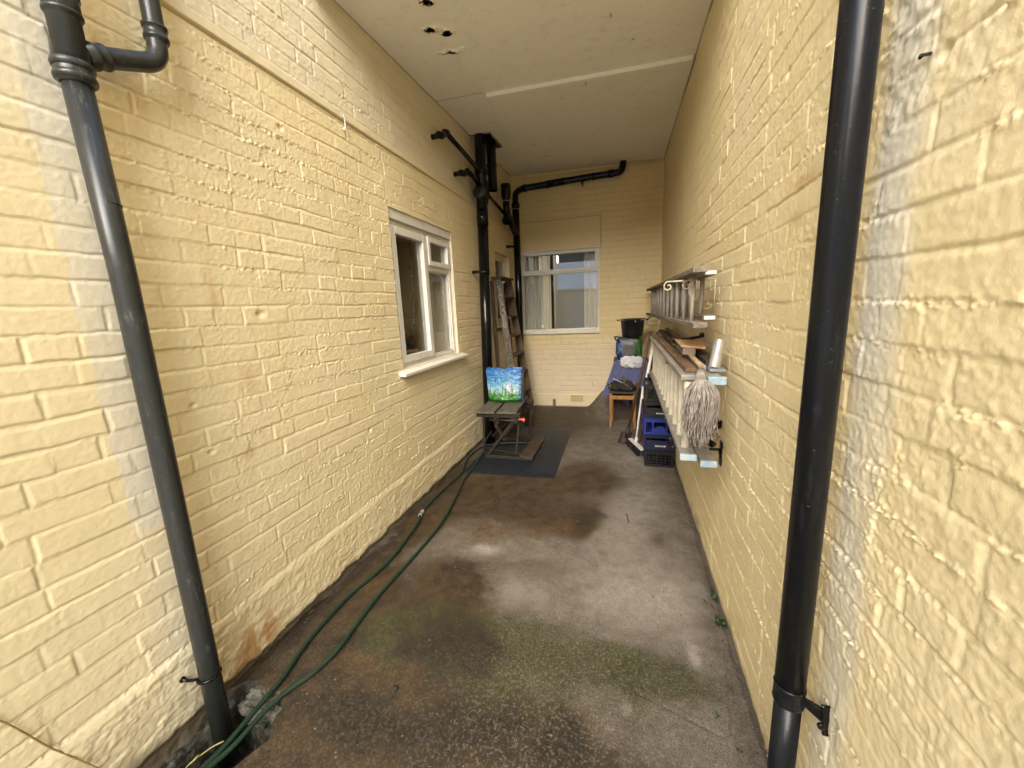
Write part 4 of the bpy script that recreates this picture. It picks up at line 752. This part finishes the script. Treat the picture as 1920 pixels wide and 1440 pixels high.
# things lying on the lower ladder
def plank(p, q, w, h, mat, label, name='plank', cat='plank', roll=(0, 0, 1)):
    o = MB().bar(p, q, w, h, roll).build(name, mat, None, .0025); return tag(o, label, cat, 'lengths of wood lying on the lower ladder')
M_PLK = wood_mat('brown_plank', (.18, .10, .055), (.08, .045, .025), .75, (1, .12, 1), 40); M_PLD = wood_mat('dark_plank', (.07, .05, .035), (.03, .022, .016), .8, (1, .12, 1), 40); M_PLL = wood_mat('pale_batten', (.30, .21, .13), (.17, .11, .06), .7, (1, .12, 1), 40)
plank((1.802, 1.85, 1.146), (1.800, 3.9, 1.143), .050, .020, M_PLK, 'reddish brown plank lying nearest the outer rail of the lower ladder')
plank((1.850, 1.86, 1.155), (1.868, 3.7, 1.152), .024, .024, simple('grey_trim', (.30, .28, .25), .5), 'pale grey strip lying between the brown planks on the lower ladder')
plank((1.905, 1.98, 1.158), (1.915, 4.3, 1.152), .045, .030, M_PLD, 'dark brown beam lying on the lower ladder beside the wall')
plank((1.945, 2.1, 1.154), (1.950, 4.45, 1.150), .030, .022, M_PLK, 'thin brown batten pressed against the right wall on the lower ladder')
plank((1.885, 2.50, 1.185), (1.925, 4.2, 1.180), .030, .022, M_PLL, 'weathered pale batten lying on top of the dark beam')
plank((1.845, 2.75, 1.174), (1.86, 4.1, 1.172), .040, .022, M_PLD, 'short dark board lying over the grey strip')
wbk = empty('wood_offcut', label='light brown block and thin board stacked on the planks of the lower ladder', cat='offcut')
M_OFF = wood_mat('fresh_offcut', (.46, .27, .13), (.33, .19, .09), .7, (.4, 1, 1), 30)
MB().add([(1.800, 2.15, 1.180), (1.855, 2.10, 1.180), (1.870, 2.26, 1.182), (1.815, 2.30, 1.182), (1.806, 2.15, 1.213), (1.855, 2.10, 1.213), (1.868, 2.26, 1.212), (1.818, 2.30, 1.212)], [(3, 2, 1, 0), (4, 5, 6, 7), (0, 1, 5, 4), (1, 2, 6, 5), (2, 3, 7, 6), (3, 0, 4, 7)]).build('block', simple('mauve_grey_block', (.20, .14, .12), .7), wbk, .002)
MB().add([(1.795, 2.16, 1.216), (1.905, 2.12, 1.208), (1.945, 2.42, 1.216), (1.800, 2.46, 1.222), (1.795, 2.16, 1.228), (1.905, 2.12, 1.219), (1.945, 2.42, 1.226), (1.800, 2.46, 1.232)], [(3, 2, 1, 0), (4, 5, 6, 7), (0, 1, 5, 4), (1, 2, 6, 5), (2, 3, 7, 6), (3, 0, 4, 7)]).build('board', M_OFF, wbk, .0015)
m = MB(); m.bar((1.80, 2.58, 1.205), (1.955, 2.47, 1.245), .016, .016); m.bar((1.80, 2.58, 1.205), (1.79, 2.38, 1.200), .012, .012); m.lathe([(0, .012), (.012, .008), (.014, -.008), (0, -.012)], (1.945, 2.47, 1.255), 10); tag(m.build('clamp', M_IRON, None, .002), 'black metal clamp bar lying behind the light brown offcut', 'clamp')
M_ZINC = simple('galvanised_metal', (.62, .61, .59), .32, .75, var=.25, scale=22)
m = MB(); a, b = Vector((1.893, 1.86, 1.150)), Vector((1.925, 1.935, 1.262)); m.tube([a, b], .0235, 28, False); m.tube([b, a], .0215, 28, False); d = (b - a).normalized(); m.tube([a, a + d * .006], .0245, 28); m.tube([b - d * .001, b], .0236, 28)
mt = m.build('metal_tube', M_ZINC); tag(mt, 'short shiny metal tube leaning against the right wall above the mop', 'tube')
MB().box((1.868, 1.82, 1.143), (1.935, 1.90, 1.156)).build('base', simple('grey_plastic_base', (.20, .21, .22), .5), mt, .004)

# string mop hanging over the near end
mop = empty('mop', label='grey white string mop head hanging over the near end of the lower ladder', cat='mop')
mn = N('mop_yarn'); dz = mn.new('SeparateXYZ'); tcm = mn.new('TexCoord'); mn.link(tcm.outputs['Object'], dz.inputs[0]); low = mn.ramp(dz.outputs[2], 1.10, .90)
mc = mn.mix(mn.ramp(mn.noise(38, 4, .6), .3, .7), (.34, .30, .25), (.15, .128, .108)); mc = mn.mix(mn.math('MULTIPLY', low, mn.ramp(mn.noise(30, 3), .3, .6)), mc, (.16, .13, .11)); mn.bump(mn.noise(500, 2, .5), .0008, .5); M_YARN = mn.set(Base_Color=mc, Roughness=.95)
rr = random.Random(12); m = MB(); top = Vector((1.812, 1.672, 1.140))
for k in range(240):
    a = rr.uniform(-1, 1); b = rr.uniform(-1, 1); rad = math.sqrt(rr.random()); side = rad * math.cos(k * 2.4); dep = rad * math.sin(k * 2.4)
    ex = 1.812 + .066 * side + rr.uniform(-.006, .006); ey = 1.655 + .038 * dep; L_ = rr.uniform(.165, .28) * (1 - .12 * abs(side)); wv = rr.uniform(.005, .018); ph = rr.uniform(0, 6.28)
    pts = []
    for j in range(9):
        t = j / 8; sp = math.sin(min(1, t * 2.6) * math.pi / 2)
        x = top.x + (ex - top.x) * sp + wv * math.sin(ph + t * 9) * t; y = top.y + (ey - top.y) * sp + wv * math.cos(ph + t * 7) * t; z = top.z + .012 * math.sin(min(t * 5, 1) * math.pi) * (1 - rad * .3) - L_ * t ** 1.15
        pts.append((x, y, z))
    m.tube(pts, rr.uniform(.0016, .0026), 5, False)
m.build('yarn', M_YARN, mop)
m = MB(); m.tube([(1.812, 1.68, 1.138), (1.83, 1.80, 1.150)], .02, 14); m.build('socket', simple('mop_socket', (.25, .22, .18), .6), mop)
MB().tube([(1.83, 1.79, 1.175), (1.865, 3.1, 1.186)], .0105, 12).build('handle', M_PLL, mop)

# ---------------------------------------------------------------- crates stacked by the right wall
def crate_mb(z0, style, xo=0, yo=0):
    m = MB(); x0, x1, y0, y1 = 1.706 + xo, 1.948 + xo, 3.50 + yo, 3.86 + yo; h = .146; t = .006; z1 = z0 + h
    def face_y(y, s):   # front and back faces
        Y0, Y1 = (y, y + t) if s > 0 else (y - t, y)
        m.box((x0, Y0, z0), (x1, Y1, z0 + .020)); m.box((x0, Y0, z1 - .034), (x1, Y1, z1))
        m.box((x0, Y0, z0 + .02), (x0 + .018, Y1, z1 - .034)); m.box((x1 - .018, Y0, z0 + .02), (x1, Y1, z1 - .034))
        if style == 'slots':
            m.box((x0 + .066, Y0, z0 + .02), (x0 + .082, Y1, z1 - .034)); m.box((x1 - .06, Y0, z0 + .02), (x1 - .046, Y1, z1 - .034)); m.box((x0 + .082, Y0, z0 + .02), (x1 - .06, Y1, z0 + .062)); m.box((x0 + .105, Y0, z0 + .062), (x1 - .08, Y1, z0 + .074))
        elif style == 'lattice':
            for k in range(1, 7): xx = x0 + (x1 - x0) * k / 7; m.box((xx - .004, Y0, z0 + .02), (xx + .004, Y1, z1 - .034))
            for k in range(1, 4): zz_ = z0 + .02 + (h - .054) * k / 4; m.box((x0 + .018, Y0 + .001, zz_ - .004), (x1 - .018, Y1 - .001, zz_ + .004))
        else:
            m.box((x0 + .018, Y0 + .003, z0 + .02), (x1 - .018, Y1 + .002, z0 + .09)); m.box((x0 + .05, Y0, z0 + .03), (x0 + .058, Y1, z1 - .034)); m.box((x1 - .058, Y0, z0 + .03), (x1 - .05, Y1, z1 - .034))
    face_y(y0, 1); face_y(y1, -1)
    for X0, X1 in ((x0, x0 + t), (x1 - t, x1)):
        m.box((X0, y0 + t, z0), (X1, y1 - t, z0 + .02)); m.box((X0, y0 + t, z1 - .034), (X1, y1 - t, z1))
        for k in range(0, 8): yy = y0 + .02 + k * .0455; m.box((X0, yy - .006, z0 + .02), (X1, yy + .006, z1 - .034))
        m.box((X0 + .001, y0 + .02, z0 + .06), (X1 - .001, y1 - .02, z0 + .07))
    m.box((x0 + t, y0 + t, z0 + .003), (x1 - t, y1 - t, z0 + .008)); m.box((x0 - .004, y0 - .004, z1 - .008), (x1 + .004, y0, z1)); m.box((x0 - .004, y0, z1 - .008), (x0, y1, z1))
    return m
M_CBK = simple('black_crate_plastic', (.012, .012, .014), .38, var=.3); M_CNV = simple('navy_crate_plastic', (.010, .014, .045), .38, var=.3); M_CBL = simple('blue_crate_plastic', (.010, .026, .21), .45, var=.25)
M_LBL = simple('white_crate_lettering', (.6, .6, .6), .6)
for k, (st_, mt_, lb) in enumerate((('lattice', M_CBK, 'black lattice crate on the floor, bottom of the crate stack'), ('panel', M_CNV, 'dark navy crate with a white name strip, directly on the bottom lattice crate'), ('slots', M_CBL, 'bright blue plastic crate in the middle of the crate stack'), ('panel', M_CBK, 'black crate with a white name strip, resting on the bright blue crate'), ('slots', M_CBK, 'slotted black crate on top of the crate stack'))):
    o = crate_mb(.004 + .149 * k, st_, mt_ and (0, -.008, -.012, -.006, -.004)[k], (0, .01, 0, .015, .02)[k]).build('crate', mt_, None, .0015, 1); tag(o, lb, 'crate', 'plastic crates stacked by the right wall')
    if st_ == 'panel':
        xo = (0, -.008, -.012, -.006, -.004)[k]; yo = (0, .01, 0, .015, .02)[k]; m = MB(); rr = random.Random(k); x = 1.80 + xo
        while x < 1.885 + xo: w_ = rr.uniform(.006, .010); m.box((x, 3.5005 + yo, .004 + .149 * k + .034), (x + w_, 3.503 + yo, .004 + .149 * k + .034 + rr.uniform(.009, .014))); x += w_ + .002
        m.build('lettering', M_LBL, o)

# ---------------------------------------------------------------- chair, cloth covered box, bags, bucket
M_CHW = wood_mat('golden_chair_wood', (.33, .165, .06), (.20, .10, .035), .6, (1, 1, .2), 30)
ch = empty('chair', label='wooden chair with golden legs in front of the blue cloth', cat='chair')
for x, y, h_ in ((1.375, 4.62, .42), (1.648, 4.62, .42), (1.385, 4.90, .44), (1.64, 4.90, .44)): MB().bar((x, y, 0), (x, y, h_), .022, .022, (0, 1, 0), .03, .03).build('leg', M_CHW, ch, .003)
for a, b in (((1.375, 4.62, .37), (1.648, 4.62, .37)), ((1.375, 4.62, .37), (1.385, 4.90, .37)), ((1.648, 4.62, .37), (1.64, 4.90, .37)), ((1.385, 4.90, .37), (1.64, 4.90, .37))): MB().bar(a, b, .018, .045).build('rail', M_CHW, ch, .002)
MB().box((1.36, 4.60, .42), (1.66, 4.915, .438)).build('seat', M_PLD, ch, .004)
def blob(name, c, r, mat, amp, fr_, seed, parent=None, n=48, flat=None, sq=1.0):
    th = np.linspace(0, np.pi, n); ph = np.linspace(0, 2 * np.pi, 2 * n); T_, P_ = np.meshgrid(th, ph, indexing='ij')
    X = np.sin(T_) * np.cos(P_); Y = np.sin(T_) * np.sin(P_); Z = np.cos(T_)
    ns = lambda f, s: (fbm(X * f + 3 + Z * .7 * f, Y * f + 7 + Z * f * .4, s, 4, .6) - .5)
    k = 1 + amp * 2 * ns(fr_, seed) + amp * .8 * ns(fr_ * 3.1, seed + 3)
    sg = lambda a: np.sign(a) * np.abs(a) ** sq
    x = c[0] + r[0] * sg(X) * k; y = c[1] + r[1] * sg(Y) * k; z = c[2] + r[2] * sg(Z) * k
    if flat is not None: z = np.maximum(z, flat)
    return grid_obj(name, np.stack([x, y, z], -1), None, mat, parent=parent)
tb = blob('tool_bag', (1.51, 4.71, .485), (.165, .125, .07), simple('black_brown_canvas', (.018, .012, .010), .8, var=.4, scale=40, bump=.002, bs=60), .22, 2.2, 3, flat=.439)
tag(tb, 'sagging dark brown bag of tools heaped on the chair seat', 'bag')
rr = random.Random(8); M_BONE = simple('grey_tool_metal', (.20, .18, .15), .5, .2, var=.5)
for p, q, w_, mt_ in (((1.40, 4.60, .60), (1.50, 4.64, .545), .014, M_WHITEP), ((1.545, 4.62, .60), (1.50, 4.66, .50), .022, M_BONE), ((1.52, 4.60, .545), (1.61, 4.62, .475), .018, M_BONE), ((1.62, 4.62, .555), (1.67, 4.66, .49), .018, M_PLL), ((1.34, 4.60, .50), (1.42, 4.66, .53), .010, M_BONE), ((1.36, 4.62, .54), (1.38, 4.66, .44), .016, M_BONE), ((1.50, 4.61, .64), (1.56, 4.68, .52), .02, M_OLDL)):
    MB().bar(p, q, w_, w_ * .5).build('tool', mt_, tb, .001)
# the covered box and the cloth
bx = MB(); bx.box((1.40, 4.97, 0), (1.80, 5.36, .735)); tag(bx.build('storage_box', M_PLD, None, .004), 'dark wooden box under the blue cloth in the far right corner', 'box')
nU, nV = 130, 110; U, V = np.meshgrid(np.linspace(0, 1, nU), np.linspace(0, 1, nV), indexing='ij')
Lz = .745 - np.clip((V - .30) / .70, 0, 1) * (.42 - .14 * U); yb_ = 5.36 - .41 * np.clip(V / .30, 0, 1) - .10 * np.clip((V - .30) / .7, 0, 1)
fold = np.sin(U * 26 + 2 * vn(U * 5, V * 2, 3)) * .012 * np.clip((V - .3) / .4, 0, 1) + .03 * (fbm(U * 5, V * 5, 4, 3) - .5) * (V > .32)
Xc = 1.395 + .415 * U - .14 * np.clip((V - .33) / .67, 0, 1) ** 1.1 * (1 - U) ** 1.5; Zc = Lz + .012 * (fbm(U * 6, V * 6, 5, 3) - .2) * (V < .32); Zc = Zc - .02 * ss(.3, .36, V) * 0
Yc = yb_ - .012 + fold
clo = grid_obj('cloth', np.stack([Xc, Yc, Zc], -1), None, simple('faded_blue_cloth', (.085, .092, .20), .9, var=.3, scale=9, bump=.001, bs=200)); sd_ = clo.modifiers.new('thick', 'SOLIDIFY'); sd_.thickness = .003
tag(clo, 'faded blue cloth draped over the box behind the chair', 'cloth')
m = MB(); m.add([(1.50, 4.93, .33), (1.60, 4.93, .34), (1.58, 4.94, .18), (1.54, 4.935, .22), (1.51, 4.93, .25)], [(0, 1, 2, 3, 4)]); m.build('hanging_corner', clo.data.materials[0], clo)
n = N('carrier_print'); sp = n.new('SeparateXYZ'); tc = n.new('TexCoord'); n.link(tc.outputs['Object'], sp.inputs[0])
gs = n.ramp(sp.outputs[0], 1.655, 1.665); bs_ = n.ramp(sp.outputs[0], 1.50, 1.488); stv = n.noise(30, 3, .6, n.coord('Object', (6, 1, .25)))
cc = n.mix(n.ramp(n.noise(20, 4), .3, .7), (.085, .09, .088), (.05, .055, .055)); cc = n.mix(gs, cc, n.mix(n.ramp(stv, .5, .6), (.01, .04, .01), (.06, .30, .03))); cc = n.mix(bs_, cc, n.mix(n.ramp(n.noise(16, 3), .45, .6), (.01, .02, .07), (.08, .20, .42))); n.bump(n.noise(45, 4), .003, .6); M_CAR = n.set(Base_Color=cc, Roughness=.42)
cb = blob('carrier_bag', (1.577, 5.09, .895), (.155, .11, .152), M_CAR, .09, 3.6, 9, flat=.757, sq=.6); tag(cb, 'stuffed grey carrier bag with blue and green edges between the blue cloth and the bucket', 'bag')
MB().tube(smooth_path([(1.43, 5.0, 1.0), (1.405, 4.99, 1.045), (1.44, 4.99, 1.05), (1.49, 5.0, 1.03)], 4), .009, 8).build('handle', M_BLACK, cb)
wbag = blob('plastic_bag', (1.618, 4.915, .745), (.140, .065, .068), simple('white_plastic_film', (.62, .64, .68), .35, var=.25, scale=16, bump=.008, bs=30), .42, 4.5, 5, n=90); tag(wbag, 'crumpled white plastic bag lying on the edge of the blue cloth', 'bag')
bk = empty('bucket', label='black plastic bucket standing on the grey carrier bag in the far corner', cat='bucket')
cx, cy, cz = 1.615, 5.07, 1.045; m = MB(); m.lathe([(0, 0), (.116, 0), (.120, .01), (.143, .198), (.152, .200), (.154, .210), (.148, .214), (.139, .205), (.113, .015), (0, .012)], (cx, cy, cz), 36); m.build('body', M_BLACK, bk)
for s_ in (-1, 1): MB().bar((cx + s_ * .145, cy - .02, cz + .205), (cx + s_ * .185, cy - .02, cz + .20), .05, .016).build('lug', M_BLACK, bk, .003)
m = MB(); m.tube([(cx + .185 * math.cos(t) * .92, cy - .13 * math.sin(t) - .01, cz + .215 - .015 * math.sin(t)) for t in np.linspace(0, math.pi, 20)], .003, 6); m.lathe([(0, .004), (.008, .003), (.008, 0)], (cx + .03, cy - .152, cz + .185), 10, Matrix.Rotation(math.radians(90), 3, 'X')); m.build('wire_handle', M_WHITEP, bk)
m = MB(); m.tube([(1.70, 5.05, 1.10), (1.865, 5.30, 1.31)], .008, 10); tag(m.build('white_rod', M_WHITEP), 'thin white rod sticking out of the black bucket towards the upper ladder', 'rod')

# ---------------------------------------------------------------- long things leaning at the end of the lower ladder
M_SHAFT = wood_mat('dark_reddish_shaft', (.085, .05, .033), (.045, .026, .018), .7, (1, 1, .12), 40)
sh = empty('shovel', label='old shovel with a long brown shaft leaning on the lower ladder end', cat='shovel')
MB().tube([(1.575, 4.12, .16), (1.775, 4.09, 1.17)], .015, 12).build('shaft', M_SHAFT, sh)
m = MB(); u_, v_ = np.meshgrid(np.linspace(-1, 1, 14), np.linspace(0, 1, 14), indexing='ij')
bl = grid_obj('blade', np.stack([1.522 + .058 * u_ + .035 * v_, 4.10 - .03 * (1 - u_ ** 2) + .02 * v_, .004 + .115 * v_ + .004 * np.sin(u_ * 8)], -1), None, simple('rusty_blade', (.045, .03, .022), .7, .3, var=.5, scale=40, bump=.002, bs=50), parent=sh); b_ = bl.modifiers.new('thick', 'SOLIDIFY'); b_.thickness = .012
MB().tube([(1.545, 4.10, .06), (1.56, 4.105, .12), (1.575, 4.12, .175)], [.022, .024, .02], 12).build('socket', M_STEEL, sh)
o = MB().bar((1.700, 4.20, .0), (1.835, 4.16, 1.15), .018, .075, (0, 1, 0)).build('board', M_SHAFT, None, .003); tag(o, 'long dark reddish brown board leaning upright beside the shovel', 'board')
o = MB().bar((1.694, 3.90, .53), (1.797, 3.93, 1.135), .022, .012, (0, 1, 0)).build('strip', M_FRAME2, None, .002); tag(o, 'cream painted strip leaning against the far end of the lower ladder', 'strip')
br = empty('broom', label='broom with a white handle and black bristles standing on the floor left of the crates', cat='broom')
MB().tube([(1.640, 3.93, .055), (1.668, 4.00, .30), (1.705, 4.06, .62)], .0095, 12).build('handle', M_WHITEP, br)
a, b = Vector((1.580, 4.06, .055)), Vector((1.690, 3.74, .055)); MB().bar(a + Vector((.01, 0, .010)), b + Vector((.01, 0, .010)), .045, .016).build('head', M_WHITEP, br, .004)
m = MB(); rr = random.Random(3); dd = (b - a).normalized(); sd2 = dd.cross(Vector((0, 0, 1)))
for k in range(420):
    t = rr.random(); s_ = rr.uniform(-1, 1); p = a.lerp(b, t) + sd2 * s_ * .018; q = p + sd2 * (s_ * .012 + rr.uniform(-.004, .004)) + dd * (t - .5) * .03 + Vector((-.012, 0, -.053)); q.z = .003; m.bar(p + Vector((0, 0, .006)), q, .0035, .0035)
m.build('bristles', M_BLACK, br); MB().tube([(1.640, 3.93, .05), (1.648, 3.95, .115)], .015, 12).build('socket', M_WHITEP, br)

# ---------------------------------------------------------------- weeds and litter
M_LEAF = simple('weed_leaf', (.028, .06, .014), .55, var=.4, scale=60)
def weed(x, y, n, r, seed, label):
    rr = random.Random(seed); m = MB()
    for k in range(n):
        a = rr.uniform(0, 6.28); e = rr.uniform(.1, .9); l = r * rr.uniform(.5, 1.1); d = Vector((math.cos(a) * math.cos(e), math.sin(a) * math.cos(e), math.sin(e))); p = Vector((x + rr.uniform(-r, r) * .5, y + rr.uniform(-r, r) * .8, .004 + rr.uniform(0, r * .3))); s = d.cross(Vector((0, 0, 1))).normalized() * l * .22; up = Vector((0, 0, l * .06))
        q = p + d * l * .5; q.x = min(q.x, W - .004); t = p + d * l; t.x = min(t.x, W - .003); m.add([p, q + s + up, t, q - s + up], [(0, 1, 2, 3)], True)
    return tag(m.build('weed', M_LEAF), label, 'weed', 'weeds at the foot of the right wall')
weed(1.955, 1.88, 45, .022, 1, 'small leafy weed at the foot of the right wall, farther of the two tufts'); weed(1.952, 1.72, 70, .026, 2, 'larger leafy weed at the foot of the right wall, nearer of the two tufts')
weed(1.846, 1.265, 10, .016, 3, 'tiny bright green seedling in the floor crack'); weed(1.888, 1.167, 8, .013, 4, 'tiny green seedling close to the right drainpipe foot')
rr = random.Random(21); m = MB()
for k in range(110):
    x = rr.uniform(.05, W - .03); y = rr.uniform(.8, 5.2); 
    if rr.random() < .45: x = W - .01 - abs(rr.gauss(0, .05))
    elif rr.random() < .3: x = abs(rr.gauss(0, .05)) + .01
    s = rr.uniform(.0018, .0045); a = rr.uniform(0, 3.14); l = s * rr.choice((1, 1.3, 1.6, 3)); M_ = Matrix.Translation((x, y, .004)) @ Matrix.Rotation(a, 4, 'Z'); m.box((-l, -s * .6, -.003), (l, s * .6, s * .5), M_)
tag(m.build('litter', simple('dark_litter', (.03, .02, .014), .9, alt=(.10, .08, .055), scale=3)), 'scattered crumbs of dirt and dead leaf on the concrete', 'litter', kind='stuff')
m = MB(); m.tube([(1.545, 2.62, .004), (1.56, 2.50, .006)], .003, 6); tag(m.build('twig', M_PLD), 'single dark twig lying on the pale concrete', 'twig')
m = MB(); m.lathe([(0, .012), (.009, .010), (.012, .002), (.010, 0)], (.665, 1.09, 0), 10); tag(m.build('pebble', M_DARK), 'dark round pebble on the damp brown concrete', 'pebble')
m = MB(); rr = random.Random(2)
for k in range(8): pass
for k, (x, y, z, r_) in enumerate(((.12, .96, -.035, .035), (.19, .95, -.04, .03), (.25, .925, -.045, .028), (.10, .93, -.06, .03), (.17, .915, -.07, .035))):
    tag(blob('rubble', (x, y, z), (r_ * 1.2, r_ * .8, r_ * .8), simple('mossy_stone%d' % k, (.11, .10, .075), .8, alt=(.035, .04, .022), scale=28, bump=.004), .5, 2.4, k, n=22, sq=.7), 'broken mossy stone in the open gully beside the drainpipe', 'stone', 'broken stones in the gully')
m = MB(); m.box((-.02, .60, -.31), (.32, 1.0, -.285)); tag(m.build('gully_bottom', simple('black_water', (.006, .006, .005), .08, var=0)), 'dark wet bottom of the gully', kind='structure')

m = MB(); m.tube(smooth_path([(.012, 2.063, 2.53), (.022, 2.063, 2.515), (.022, 2.063, 2.47), (.014, 2.063, 2.455), (.006, 2.063, 2.465)], 4), .0035, 8); tag(m.build('cable_hook', M_WHITEP), 'small white hook hanging from the ledge high on the left wall', 'hook')
m = MB(); m.tube([(W + .002, .86, 1.815), (W - .018, .85, 1.810), (W - .021, .845, 1.805)], .0028, 8); tag(m.build('wall_nail', M_IRON), 'dark bent nail sticking out of the right wall behind the near drainpipe', 'nail')
